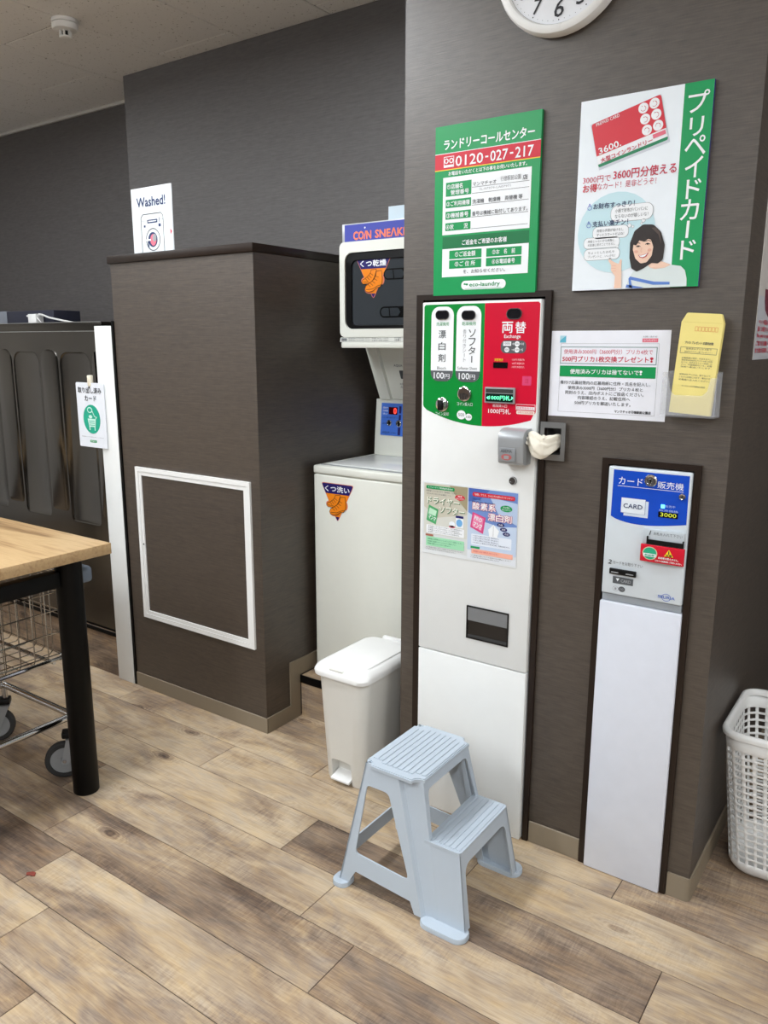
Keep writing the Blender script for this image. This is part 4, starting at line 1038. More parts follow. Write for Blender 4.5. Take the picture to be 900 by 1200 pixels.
def build_posters():
    y = CMY; X = CMX
    t = tag(box('product_poster', pm('poster_sheet', (222, 226, 228), 0.25), None, X+.012, X+.316, y-.0016, y-.0004, .8205, 1.033), 'pair of softener and bleach advert prints on one sheet stuck to the coin machine', 'poster')
    p = Print(t, on_y(X, 0, y-.0016), .0003)
    W_ = I_WHITE
    GB = INK('print_beige', (198, 194, 178)); BL = INK('print_sky', (110, 140, 200))
    p.rect(17, 160, 880, 1029, GB); p.poly([(100, 1029), (160, 1029), (160, 960), (135, 985)], INK('print_khaki', (160, 150, 120)), 1); p.poly([(17, 960), (60, 930), (160, 950), (160, 880), (17, 880)], INK('print_mist', (212, 212, 204)), 1)
    p.rect(17, 160, 834, 880, INK('print_mist2', (216, 219, 219)))
    p.rect(24, 118, 1013, 1023, I_GREEN, 2, r=4); p.text('スプレータイプ乾燥機用柔軟剤', 30, 112, 1015.5, 1020.5, W_, 3)
    for i, q in enumerate(('乾燥機にいれるだけで「静電気」を防ぎ', 'ふわふわに仕上がる柔軟シート')): p.text(q, 24, 125-i*18, 1005-i*8, 1009.5-i*8, I_GREY, 2)
    p.ell(136, 997, 16, 8, I_RED, 2); p.text('簡単', 129, 143, 998, 1003, W_, 3); p.text('香り付き', 124, 148, 991.5, 996.5, W_, 3)
    for du, dv, m, b in ((1.2, -1.2, I_DKGREEN, .05), (0, 0, INK('print_cream', (245, 244, 232)), .02)):
        p.text('ドライヤー', 29+du, 135+du, 971+dv, 990+dv, m, 3 if du else 4, b); p.text('ソフター', 70+du, 152+du, 947+dv, 966+dv, m, 3 if du else 4, b)
    p.poly([(26, 920), (34, 966), (66, 955), (58, 910)], INK('pack_green', (80, 170, 110)), 3); p.poly([(33, 940), (37, 958), (61, 950), (57, 934)], INK('pack_mint', (190, 228, 200)), 4); p.text('マンマ', 33, 58, 922, 934, W_, 4, 0.03, rot=-18)
    p.rect(124, 149, 910, 945, W_, 3); p.rect(124, 149, 938, 945, I_NAVY, 4); p.ell(136, 924, 10, 11, INK('drum_blue', (110, 170, 220)), 4); p.ell(112, 917, 10, 9, INK('towel', (232, 238, 244)), 3); p.ell(112, 910, 10, 4, I_PINK, 3)
    p.rect(26, 152, 882, 907, W_, 3, r=3)
    for i in range(4): p.text('・乾燥機にいれるだけで衣類ふんわり静電気防止', 30, 146-9*(i % 2), 901.5-i*5.5, 905-i*5.5, I_GREY, 4)
    p.rect(24, 50, 873, 879, INK('tag_brown', (170, 110, 90)), 3); p.rect(26, 153, 844, 872, INK('print_pale_green', (160, 220, 180)), 3)
    for i in range(3): p.text('乾燥機に洗濯物といっしょに入れてご使用ください', 32, 148-20*i, 863-i*7, 867-i*7, I_DKGREEN, 4)
    for i in range(2): p.text('※ご使用の前に必ず注意書きをお読みください', 26, 150-25*i, 838-i*5.5, 841-i*5.5, I_GREY, 3)
    # right print
    p.rect(163, 314, 852, 1029, BL); p.poly([(163, 1029), (230, 1029), (200, 1000), (163, 990)], INK('print_deep_sky', (70, 100, 176)), 1); p.poly([(230, 1010), (314, 1000), (314, 940), (260, 960)], INK('print_cloud', (178, 196, 224)), 1); p.poly([(163, 960), (205, 940), (260, 930), (314, 935), (314, 852), (163, 852)], INK('print_cloud2', (192, 208, 230)), 2)
    p.rect(163, 314, 826, 852, INK('print_mist3', (222, 226, 232)))
    p.rect(176, 306, 1007, 1019, I_RED, 3, r=5); p.text('「除菌」プラス、さらに汚れ落ちまでスッキリ！', 182, 300, 1010, 1016, W_, 4)
    for i, q in enumerate(('洗剤と一緒に', '酵素系漂白剤')): p.text(q, 175, 205+i*40, 997-i*8, 1002-i*8, I_DBLUE, 3)
    for du, dv, m, b in ((0, 0, I_CRIMSON, .09), (0, 0, W_, .02)):
        for i, c in enumerate('酸素系'): p.text(c, 177+i*25, 199+i*25, 970, 990, m, 3 if b > .05 else 4, b)
        for i, c in enumerate('漂白剤'): p.text(c, 226+i*25, 248+i*25, 944, 964, m, 3 if b > .05 else 4, b)
    p.ell(281, 983, 18, 9, I_GREEN, 3); p.text('色も柄も', 271, 291, 984, 989, W_, 4); p.text('安心つかえる', 268, 294, 977.5, 982.5, W_, 4)
    p.poly([(171, 918), (178, 962), (219, 950), (212, 903)], INK('pack_pink', (214, 70, 130)), 3); p.poly([(176, 922), (183, 957), (213, 947), (207, 911)], INK('pack_rose', (232, 130, 170)), 4); p.text('マンマ', 180, 208, 916, 932, W_, 5, 0.03, rot=-16); p.text('PRO', 184, 208, 938, 949, W_, 5, 0.03, rot=-16)
    p.poly([(232, 898), (228, 918), (236, 926), (244, 934), (252, 926), (262, 918), (256, 898)], W_, 4); p.line([(244, 930), (244, 900)], 1, I_LGREY, 5)
    for i in range(3): p.ell(266+i*9, 936-i*12, 11, 5.5, I_NAVY, 4); p.text(('除菌', '消臭', '漂白')[i], 260+i*9, 272+i*9, 933.5-i*12, 938.5-i*12, W_, 5)
    p.rect(175, 300, 868, 900, INK('box_ice', (226, 233, 244)), 3, r=3)
    for i in range(4): p.text('・水に溶けると酸素の力で汚れを分解、衣類を傷めません', 180, 262+34*(i == 3), 893-i*6.5, 897-i*6.5, I_DBLUE, 4)
    p.rect(174, 203, 858, 864, I_GREEN, 3); p.rect(177, 305, 843, 857, INK('print_peach', (240, 176, 156)), 3); p.text('洗剤投入口に1袋をお入れください', 182, 262, 848, 853, I_CRIMSON, 4)
    for i in range(2): p.text('※ご使用の前に必ず注意書きをお読みください', 175, 300-35*i, 836-i*5.5, 839.5-i*5.5, I_GREY, 3)
    p.done()
build_posters()

def build_dispenser():
    # silver hooded dispenser on the machine, a cloth runs from it into the recess
    x0, x1, yb, yf = -0.936, -0.8665, CMY-.0004, 1.856
    z0, z1 = 1.111, 1.205
    t = thing('grey_dispenser', 'silver grey plastic hooded dispenser on the right edge of the coin machine', 'dispenser', (-.9, CMY, z0))
    prof = rpoly([(yb, z0+.002, 0), (yf+.02, z0, .003), (yf+.004, z0+.006, .006), (yf, z0+.05, .004), (yf, z1-.004, .026), (yf+.03, z1, .01), (yb, z1, 0)], 6)
    bm = mesh(); loft(bm, [[(x0+.004, y+(0.002 if y < yb-.001 else 0), z) for y, z in prof], [(x0, y, z) for y, z in prof], [(x1-.012, y, z) for y, z in prof], [(x1, y+(.004 if y < yb-.001 else 0), z) for y, z in prof]])
    obj('hood', bm, M_SILV, t)
    q = box('window_plate', pm('plate_grey', (140, 143, 146), .25), t, x0+.006, x1-.018, yf-.0025, yf-.0003, z0+.010, z0+.046, bev=.0008)
    p = Print(q, on_y(0, 0, yf-.0025), .0004)
    p.ell((x0+.027)*1000, (z0+.022)*1000, 15, 8, INK('faded_red', (176, 92, 92)), name='emblem'); p.text('ABEMA', (x0+.010)*1000, (x0+.042)*1000, (z0+.034)*1000, (z0+.042)*1000, I_GREY, 0, .02)
    p.rect((x0+.02)*1000, (x0+.034)*1000, (z0+.017)*1000, (z0+.026)*1000, M_GREYP, 1, name='emblem'); p.done()
    bm = mesh()
    for k, (a, b) in enumerate(((.006, .002), (.0, .012), (-.006, .022))): tube(bm, [(x1+.0005, yf+.025+a, z1-.012-b), (x1+.006, yf+.022+a, z1-.010-b)], .0055, 10)
    obj('chrome_rollers', bm, M_CHROME, t)
    # recess
    r = thing('wall_recess', 'small square metal-framed recess in the pillar right of the coin machine', 'recess', (-.81, YP, 1.14))
    fn = lambda u, v, d: (u, YP-d, v)
    bm = mesh(); slab(bm, [(-.8455, 1.1255), (-.7765, 1.1255), (-.7765, 1.2245), (-.8455, 1.2245)], [[(-.8345, 1.1405), (-.788, 1.1405), (-.788, 1.2095), (-.8345, 1.2095)]], fn, .0095, .013); obj('metal_frame', bm, M_ALU, r)
    bm = mesh(); bx(bm, -.8345, -.7855, 1.9725, 1.974, 1.1395, 1.2105)
    for b in ((-.834, -.8325, 1.9305, 1.972, 1.140, 1.210), (-.7875, -.786, 1.9305, 1.972, 1.140, 1.210), (-.832, -.788, 1.9305, 1.972, 1.1398, 1.1412), (-.832, -.788, 1.9305, 1.972, 1.2088, 1.2102)): bx(bm, *b)
    obj('lining', bm, pm('recess_grey', (92, 92, 92), .4, .6), r)
    # cloth: crumpled roll drooping between both
    bm = mesh(); loops = []
    path = [((-.862, 1.886, 1.189), .006, .014), ((-.855, 1.884, 1.186), .009, .016), ((-.846, 1.883, 1.177), .012, .019), ((-.836, 1.884, 1.166), .016, .025), ((-.826, 1.888, 1.161), .017, .026), ((-.819, 1.896, 1.163), .016, .023), ((-.812, 1.909, 1.170), .015, .021), ((-.806, 1.930, 1.174), .013, .019), ((-.802, 1.958, 1.175), .011, .014)]
    S = []
    for i in range(len(path)-1):
        for q in range(4):
            f = q/4; (c0, a0, b0), (c1, a1, b1) = path[i], path[i+1]
            S.append((Vector(c0).lerp(Vector(c1), f), a0+(a1-a0)*f, b0+(b1-b0)*f, i+f))
    n = 48
    for i, (c, ru, rv, w_) in enumerate(S):
        a = S[min(i+2, len(S)-1)][0]-S[max(i-2, 0)][0]; a.normalize()
        s = a.cross(Vector((0, 0, 1))).normalized(); w = s.cross(a)
        L_ = []
        for j in range(n):
            th = 2*math.pi*j/n
            k = 1+.16*math.sin(3*th+w_*.75)+.16*abs(math.sin(2.5*th-w_*.55))-.12*abs(math.sin(4*th+w_*.5))+.05*math.sin(9*th+w_*1.3)
            L_.append(c+s*(ru*.8*k*math.cos(th))+w*(rv*k*math.sin(th))-Vector((0, 0, .008*math.exp(-((w_-3.2)/1.4)**2)*max(0, -math.sin(th)))))
        loops.append(L_)
    loft(bm, loops)
    tag(obj('cleaning_cloth', bm, pm('cream_cloth', (238, 232, 216), .85, bump=.2, scale=120), None, angle=60), 'crumpled cream cloth stretched from the grey dispenser into the wall recess', 'cloth')
build_dispenser()

def build_card_vendor():
    x0, x1, y = -0.6565, -0.4555, 1.914
    X = -0.662
    t = thing('card_vendor', 'narrow blue and grey prepaid card vending machine built into the pillar', 'vending machine', ((x0+x1)/2, YP, 0))
    GW = pm('vendor_grey_white', (208, 216, 222), .28)
    box('upper_housing', GW, t, x0, x1, y, 2.25, .797, 1.1255, bev=.004, seg=3)
    box('lower_door', pm('vendor_lower_white', (214, 218, 228), .3), t, x0-.002, x1+.002, y-.001, 2.25, .0012, .7755, bev=.003)
    box('sill', pm('vendor_sill', (150, 156, 162), .35), t, x0+.001, x1-.001, y+.006, 2.25, .7765, .7965, bev=.002)
    p = Print(t, on_y(X, 0, y), .0004)
    W_ = I_WHITE; B = pm('panel_royal_blue', (24, 74, 190), .25)
    low = [(18+184*i/14, 1000-14*math.sin(math.pi*(i/14)**.75)) for i in range(15)]
    p.poly(low+[(201, 1118), (19, 1118)], B)
    p.text('カード', 33, 92, 1083, 1101, W_, 1); p.text('販売機', 128, 189, 1082, 1099, W_, 1); p.rect(31, 189, 1078, 1079, W_, 1)
    p.rect(50, 110, 1005, 1046, INK('card_back', (206, 218, 232)), 1); p.rect(43, 103, 1012, 1050, INK('card_shade', (120, 140, 180)), 2); p.rect(43, 102, 1012.7, 1050, INK('card_front', (224, 232, 240)), 3); p.text('CARD', 49, 96, 1025, 1036, I_DBLUE, 4, .03)
    p.text('販売中', 150, 173, 1037, 1043, INK('pale_blue', (170, 190, 235)), 1); p.text('販売価格', 136, 181, 1026.5, 1032, INK('pale_blue', (170, 190, 235)), 1)
    p.text('1', 119, 124, 966, 977, I_GREY, 3, .02, .2); p.text('お札を入れて下さい', 130, 198, 967, 975, I_GREY, 3)
    p.text('2', 19, 28, 876, 887, I_BLACK, 1, .03, .2); p.text('カードをお取り下さい', 32, 107, 877, 885.5, I_GREY, 1)
    p.poly([(42, 841), (51, 841), (46.5, 833)], W_, 2); p.rect(34, 86, 827, 845, I_GREY, 1); p.text('CARD', 55, 80, 832, 840, INK('plate_text', (170, 172, 176)), 2)
    p.ring(42.5, 813, 7.5, 7, .8, I_LGREY, 1); p.ell(58.5, 814, 8.5, 7, I_GREY, 1); p.text('1', 40, 45, 810, 816, I_LGREY, 1); p.text('10', 54, 63, 811, 817, I_LGREY, 2)
    LB = INK('logo_blue', (60, 100, 190)); p.ring(169, 813, 11, 9.5, 1.2, LB, 1); p.text('SELIRIA', 149, 190, 810, 817, LB, 2, .02)
    p.done()
    box('lamp', pm('lit_cyan', (120, 220, 255), .3, emit=(70, 190, 255), estr=3.5), t, X+.140, X+.149, y-.003, y-.0006, 1.0345, 1.0435, bev=.001)
    d = box('price_display', pm('display_black', (14, 10, 12), .15), t, X+.135, X+.181, y-.0022, y-.0006, 1.0125, 1.0255)
    q = Print(d, on_y(X, 0, y-.0022), .0004); q.text('3000', 140, 178, 1014.5, 1024, pm('lit_amber', (200, 210, 70), .4, emit=(190, 200, 60), estr=.45), 0, .01, name='digits'); q.done()
    for (u, v, r) in ((.1115, 1.0985, .0155), (.188, 1.0675, .0082)):
        bm = mesh(); lathe(bm, [(r, -.0006), (r, -.004), (r*.85, -.0065), (r*.62, -.006), (r*.6, -.004), (r*.35, -.004), (r*.3, -.0055)], (X+u, y, v), 'y', 28); k = obj('cylinder_lock', bm, M_CHROME, t)
        box('keyhole', M_BLKP, k, X+u-r*.12, X+u+r*.12, y-.0062, y-.0056, v-r*.28, v+r*.28)
    n = box('note_inlet', pm('inlet_grey', (186, 194, 200), .3), t, X+.104, X+.2035, y-.010, y-.0006, .944, .981, bev=.002)
    q = Print(n, on_y(X, 0, y-.010), .0004); q.text('1', 119, 124, 967, 978, I_GREY, 0, .02, .2); q.text('お札を入れて下さい', 130, 198, 968, 976, I_GREY, 0); q.done()
    fn = lambda u, v, d_: (X+u, y-d_, v)
    bm = mesh(); slab(bm, [(.115, .945), (.203, .945), (.203, .962), (.200, .962), (.200, .956), (.118, .956), (.118, .964), (.115, .964)], [], fn, .0102, .014); obj('note_slot', bm, M_BLKP, n)
    k = box('warning_plate', pm('warning_red', (204, 26, 48), .25), t, X+.1025, X+.207, y-.016, y-.0104, .9005, .9435, bev=.001)
    q = Print(k, on_y(X, 0, y-.016), .0004)
    q.ell(126, 922.5, 18, 16.5, INK('halo_beige', (214, 200, 170))); q.ell(126, 922.5, 16, 14.7, INK('badge_green', (40, 165, 125)), 1); q.rect(111, 141, 914, 922, W_, 2); q.text('新紙幣', 114, 138, 915.5, 920.5, INK('badge_green', (40, 165, 125)), 3, .03)
    q.poly([(160, 920), (182, 920), (171, 938)], I_YELLOW, 1); q.rect(169.8, 172.2, 926, 934, I_BLACK, 2); q.text('注意', 163, 179, 920.5, 926, I_BLACK, 2, .03)
    q.text('新紙幣は使えません。', 147, 195, 912, 917, W_, 1, .02); q.text('となりの両替機をご利用ください。', 140, 203, 904.5, 909, W_, 1, .02); q.done()
    c = box('card_outlet', M_BLKP, t, X+.025, X+.093, y-.007, y-.0006, .8515, .8665, bev=.002)
    bm = mesh(); bx(bm, X+.031, X+.049, y-.0078, y-.0071, .856, .8585); bx(bm, X+.068, X+.087, y-.0078, y-.0071, .856, .8585); obj('outlet_lips', bm, M_SILV, c)
build_card_vendor()

def build_side_poster():
    xs = -0.3816
    t = tag(box('side_poster', pm('glossy_film', (222, 216, 210), .12), None, xs, xs+.0012, 2.082, 2.34, 1.386, 1.80), 'glossy white poster with crimson lettering on the right side of the pillar', 'poster')
    p = Print(t, lambda u, v, d: (xs+.0012+d, 2.082+u, 1.386+v), .0003)
    p.rect(0, 258, 0, 150, INK('film_grey', (206, 208, 214), .2)); 
    p.poly([(70, 168), (200, 168), (180, 120), (130, 104), (90, 120), (75, 140)], INK('burgundy', (118, 14, 52), .2), 1)
    for i, q in enumerate(('ペット用品のご利用は', '固くお断りいたします', 'No pets or pet items', 'ご協力をお願いします', 'また靴の洗濯もご遠慮')): p.text(q, 24-i*3, 235, 84-i*17, 96-i*17, I_CRIMSON, 2, .03)
    p.poly([(60, 300), (140, 260), (220, 300), (220, 414), (60, 414)], INK('film_peach', (232, 206, 186), .2), 1)
    p.done()
build_side_poster()

# =============================================================== FLOOR OBJECTS
def cut(o, bms):
    """boolean-difference a list of bmeshes out of o, result baked"""
    for b in bms:
        bmesh.ops.recalc_face_normals(b, faces=b.faces[:])
        me = bpy.data.meshes.new('cutter'); b.to_mesh(me); b.free()
        c = bpy.data.objects.new('cutter', me); COL.objects.link(c); c.parent = o.parent
        m = o.modifiers.new('cut', 'BOOLEAN'); m.operation = 'DIFFERENCE'; m.object = c; m.solver = 'EXACT'
        dg = bpy.context.evaluated_depsgraph_get(); dg.update()
        new = bpy.data.meshes.new_from_object(o.evaluated_get(dg))
        o.modifiers.clear(); o.data = new
        bpy.data.objects.remove(c)
    o.data.polygons.foreach_set('use_smooth', [True]*len(o.data.polygons))
    o.data.set_sharp_from_angle(angle=math.radians(35))

def build_bin():
    t = thing('pedal_bin', 'white plastic pedal bin with closed lid, in front of the shoe washer', 'trash bin', (-1.447, 1.965, 0))
    L_ = lambda x0, x1, y0, y1, r, z: [(u, v, z) for u, v in rrect(x0, x1, y0, y1, r, 6)]
    bm = mesh(); loft(bm, [L_(-1.532, -1.386, 1.857, 2.095, .025, .001), L_(-1.535, -1.383, 1.853, 2.097, .03, .012), L_(-1.541, -1.347, 1.817, 2.118, .04, .388)])
    b = obj('body', bm, M_BIN, t)
    c = mesh(); loft(c, [[(x, 1.80, z) for x, z in rpoly([(-1.502, -.02, 0), (-1.422, -.02, 0), (-1.422, .092, .012), (-1.502, .092, .012)])], [(x, 1.885, z) for x, z in rpoly([(-1.502, -.02, 0), (-1.422, -.02, 0), (-1.422, .080, .012), (-1.502, .080, .012)])]])
    t_loc = loc_of(t)
    bmesh.ops.translate(c, verts=c.verts[:], vec=-t_loc)
    cut(b, [c])
    bm = mesh(); slab(bm, rpoly([(1.838, .012, .003), (1.888, .030, 0), (1.888, .037, 0), (1.838, .021, .003)], 3), [], lambda u, v, d: (d, u, v), -1.499, -1.425); obj('pedal', bm, M_PLW, t)
    lid = mesh(); loft(lid, [L_(-1.553, -1.337, 1.803, 2.13, .042, .3885), L_(-1.555, -1.335, 1.801, 2.132, .045, .400), L_(-1.550, -1.340, 1.806, 2.127, .045, .412), L_(-1.538, -1.352, 1.818, 2.115, .040, .421), L_(-1.525, -1.365, 1.832, 2.100, .034, .4235)], cap0=True)
    lo = obj('lid', lid, M_PLW, t)
    bm = mesh(); loft(bm, [L_(-1.525, -1.360, 1.848, 2.10, .03, .4236), L_(-1.523, -1.362, 1.850, 2.098, .03, .4266), L_(-1.518, -1.367, 1.855, 2.093, .027, .4276)]); obj('lid_panel', bm, M_PLW, lo)
    box('lid_tab', M_BIN, lo, -1.478, -1.422, 1.8065, 1.8175, .4135, .4205, bev=.003)
    box('hinge', M_PLW, lo, -1.49, -1.40, 2.118, 2.136, .405, .428, bev=.004)
build_bin()

def build_stool():
    t = thing('step_stool', 'pale blue plastic two-step stool standing on the wood floor', 'step stool', (-.97, 1.625, 0))
    yc, H, h2 = 1.625, .362, .208
    hw = lambda z: .1285+(H-z)*.09         # half width at height z
    TH = .0045
    xr = lambda z: -1.103-(H-z)*.19         # rear edge
    xf = lambda z: -.939+(H-z)*.205          # front of the tall part
    xs = lambda z: -.823+(h2-z)*.155         # front of the lower step
    parts = []
    def side(s):
        bm = mesh()
        fn = lambda u, v, d: (u, yc+s*(hw(v)-d), v)
        # rear part with the window, up to the fluted leg
        out = [(-1.103, H), (-1.004, H), (-.908, .012), (-.930, .012), (-.945, .042), (-1.118, .052), (-1.140, .012), (xr(.012), .012)]
        hole = rpoly([(-1.096, .302, .012), (-1.028, .302, .02), (-.952, .094, .012), (-1.122, .104, .012)], 4)
        slab(bm, out, [hole[::-1]], fn, 0, TH)
        # fluted leg: set back, concave; runs from the notched corner to the foot
        a = lambda z: -1.004+(H-z)*.274; b_ = lambda z: xf(z)-.0005
        N_ = 8
        for i in range(N_):
            z0, z1 = H-(H-.012)*i/N_, H-(H-.012)*(i+1)/N_
            def sec(z):
                A, B = a(z), b_(z); w = hw(z); dp = .016
                return [(A, w), (A+.006, w-dp*.75), (A+(B-A)*.5, w-dp), (B-.004, w-dp*.95), (B, w-dp*1.0)]
            s0, s1 = sec(z0), sec(z1)
            for k in range(4):
                vs = [bm.verts.new((q[0], yc+s*q[1], z)) for q, z in ((s0[k], z0), (s0[k+1], z0), (s1[k+1], z1), (s1[k], z1))]
                bm.faces.new(vs)
        # cheek of the lower step
        w2 = lambda z: hw(z)-.016
        fn2 = lambda u, v, d: (u, yc+s*(w2(v)-d), v)
        slab(bm, [(b_(h2)-.002, h2), (xs(h2), h2), (xs(.012), .012), (b_(.012)-.002, .012)], [], fn2, 0, TH)
        bmesh.ops.remove_doubles(bm, verts=bm.verts[:], dist=.0004)
        obj('side_panel', bm, M_STOOL, t, angle=30)
    side(-1); side(1)
    # rear frame: two legs and a rail
    bm = mesh()
    out = [(-hw(H), H), (hw(H), H), (hw(.012), .012), (hw(.012)-.028, .012), (hw(.075)-.03, .075), (-hw(.075)+.03, .075), (-hw(.012)+.028, .012), (-hw(.012), .012)]
    hole = rpoly([(-hw(.30)+.026, .315, .015), (hw(.30)-.026, .315, .015), (hw(.13)-.028, .125, .01), (-hw(.13)+.028, .125, .01)], 4)
    slab(bm, out, [hole], lambda u, v, d: (xr(v)+d, yc+u, v), 0, TH); obj('rear_frame', bm, M_STOOL, t)
    # upper riser with its big opening
    bm = mesh(); g = lambda z: hw(z)-.0155
    out = [(-g(H), H), (g(H), H), (g(h2), h2-.002), (-g(h2), h2-.002)]
    hole = rpoly([(-g(.33)+.018, .330, .018), (g(.33)-.018, .330, .018), (g(h2)-.013, h2+.004, .004), (-g(h2)+.013, h2+.004, .004)], 5)
    slab(bm, out, [hole], lambda u, v, d: (xf(v)-d, yc+u, v), 0, TH); obj('upper_riser', bm, M_STOOL, t)
    # inner legs behind the riser keep the tall legs box-shaped
    bm = mesh()
    for s in (-1, 1):
        slab(bm, [(-.955, .345), (-.945, .345), (-.885, .014), (-.91, .014)], [], lambda u, v, d: (u, yc+s*(hw(v)-.03-d), v), 0, .003)
    obj('leg_rib', bm, M_STOOL, t)
    # lower riser with arch
    bm = mesh(); g2 = lambda z: hw(z)-.0155
    arch = rpoly([(-g2(.012)+.026, .012, 0), (-g2(.17)+.022, .168, .03), (g2(.17)-.022, .168, .03), (g2(.012)-.026, .012, 0)], 6)
    out = [(g2(.012), .012), (g2(h2), h2), (-g2(h2), h2), (-g2(.012), .012)]+arch
    slab(bm, out, [], lambda u, v, d: (xs(v)-d, yc+u, v), 0, TH); obj('lower_riser', bm, M_STOOL, t)
    # treads
    def notch(x0, x1, w, n, r):
        """plate outline with concave corner bites"""
        out = []
        for cx, cy, a0, a1 in ((x1, -w, 180, 90), (x1, w, 270, 180), (x0, w, 360, 270), (x0, -w, 90, 0)):
            for i in range(6):
                a = math.radians(a0+(a1-a0)*i/5); out.append((cx+n*math.cos(a)*1.25, yc+cy+n*math.sin(a)))
        return out
    bm = mesh(); o = notch(-1.110, -.933, .134, .021, 0)
    slab(bm, o, [], lambda u, v, d: (u, v, H-d), -.001, .010)
    bmesh.ops.bevel(bm, geom=[e for e in bm.edges if abs(e.verts[0].co.z-(H+.001)) < 1e-4 and abs(e.verts[1].co.z-(H+.001)) < 1e-4 and len(e.link_faces) == 2 and abs(e.calc_face_angle(0)) > 1], offset=.0025, segments=2, affect='EDGES')
    tr = obj('top_tread', bm, M_STOOL, t)
    bm = mesh()
    for i in range(10):
        x = -1.1005+i*.0163; e = .110 if 1 < i < 8 else .100
        bx(bm, x+.001, x+.0148, yc-e, yc+e, H+.0008, H+.0034, bev=.0009, seg=1)
    obj('grip_ridges', bm, M_STOOL, tr)
    bm = mesh(); slab(bm, rpoly([(-.922, yc-.128, 0), (-.820, yc-.128, .012), (-.820, yc+.128, .012), (-.922, yc+.128, 0)], 4), [], lambda u, v, d: (u, v, h2-d), -.001, .008)
    tr = obj('lower_tread', bm, M_STOOL, t)
    bm = mesh()
    for i in range(6):
        x = -.9155+i*.0152
        bx(bm, x+.001, x+.0137, yc-.119, yc+.119, h2+.0008, h2+.0030, bev=.0009, seg=1)
    obj('grip_ridges', bm, M_STOOL, tr)
    # feet: rounded flanges
    for s in (-1, 1):
        w = hw(.0)
        for x0, x1, n in ((-.912, -.782, 'front'), (-1.188, -1.138, 'rear')):
            bm = mesh(); ya, yb = (yc+s*(w-.040), yc+s*(w+.018))
            r = .026 if n == 'front' else .022
            pts = rrect(x0, x1, min(ya, yb), max(ya, yb), r, 6)
            loft(bm, [[(u, v, .0005) for u, v in pts], [(u, v, .010) for u, v in pts], [(u*.97+(x0+x1)*.015, v*.96+(ya+yb)*.02, .0135) for u, v in pts]])
            obj('foot', bm, M_STOOL, t)
build_stool()

def build_basket():
    # tall perforated laundry basket
    xa, xb, ya, yb = -.372, .085, 2.062, 2.405      # rim
    ins = (.036, .036, .05, .045)
    Hh = .432
    t = thing('laundry_basket', 'white perforated plastic laundry basket on the floor right of the pillar', 'basket', ((xa+xb)/2, (ya+yb)/2, 0))
    def loop(k, r, n=7):
        """rounded rectangle at height fraction k (0 bottom, 1 rim)"""
        i = 1-k
        return rrect(xa+.006+ins[0]*i, xb-.006-ins[1]*i, ya+.006+ins[2]*i, yb-.006-ins[3]*i, r, n)
    def resample(pts, N_):
        P_ = [Vector(p) for p in pts]; P_.append(P_[0]); L_ = [0]
        for a, b in zip(P_, P_[1:]): L_.append(L_[-1]+(b-a).length)
        out = []; j = 0
        for i in range(N_):
            d = L_[-1]*(i if i % 2 == 0 else i+.36)/N_     # the odd seams sit further on: holes wider than the bars
            while L_[j+1] < d: j += 1
            s = (d-L_[j])/max(1e-9, L_[j+1]-L_[j]); out.append(P_[j].lerp(P_[j+1], s))
        return out
    COLS, ROWS = 52, 17
    NS = COLS*2
    zs = [.0, .004, .014, .028, .042]
    z = .042; step = (.385-.042)/ROWS
    for r in range(ROWS): zs += [z+step*.69, z+step]; z += step
    zs += [Hh-.012]
    grid = []
    bm = mesh()
    for zz in zs:
        k = zz/Hh
        shrink = max(0, (.030-zz)/.030)**2*.022
        pts = resample(loop(k, .052), NS)
        c = Vector(((xa+xb)/2, (ya+yb)/2))
        row = []
        for p in pts:
            d = (p-c); q = p-d.normalized()*shrink
            row.append(bm.verts.new((q.x, q.y, zz+.004 if zz < .001 else zz+.002)))
        grid.append(row)
    base = 4
    for i in range(len(zs)-1):
        holerow = base <= i < base+2*ROWS and (i-base) % 2 == 0
        for j in range(NS):
            if holerow and j % 2 == 0: continue
            bm.faces.new((grid[i][j], grid[i][(j+1) % NS], grid[i+1][(j+1) % NS], grid[i+1][j]))
    bm.faces.new(grid[0][::-1])
    w = obj('perforated_wall', bm, M_PLW, t, angle=40)
    so = w.modifiers.new('thickness', 'SOLIDIFY'); so.thickness = .003; so.offset = -1
    # rolled rim
    bm = mesh()
    Lr = lambda e, zz: [(u, v, zz) for u, v in rrect(xa-e, xb+e, ya-e, yb+e, .055+e, 8)]
    loft(bm, [Lr(-.012, Hh-.014), Lr(-.002, Hh-.016), Lr(.0, Hh-.006), Lr(-.003, Hh+.001), Lr(-.010, Hh+.003), Lr(-.016, Hh-.002), Lr(-.017, Hh-.014)], False, False)
    obj('rim', bm, M_PLW, t, angle=60)
    # loop handle hanging on the front side
    for yy in (ya+.003, yb-.003):
        bm = mesh(); cx = (xa+xb)/2
        s = -1 if yy < 2.2 else 1
        pts = [(cx-.075, yy+s*.004, Hh-.018)]+[(cx+.075*math.cos(a), yy+s*.008, Hh-.03-.036*math.sin(a)) for a in [math.pi-math.pi*i/12 for i in range(13)]]+[(cx+.075, yy+s*.004, Hh-.018)]
        tube(bm, pts, .005, 8); obj('handle', bm, M_PLW, t)
build_basket()

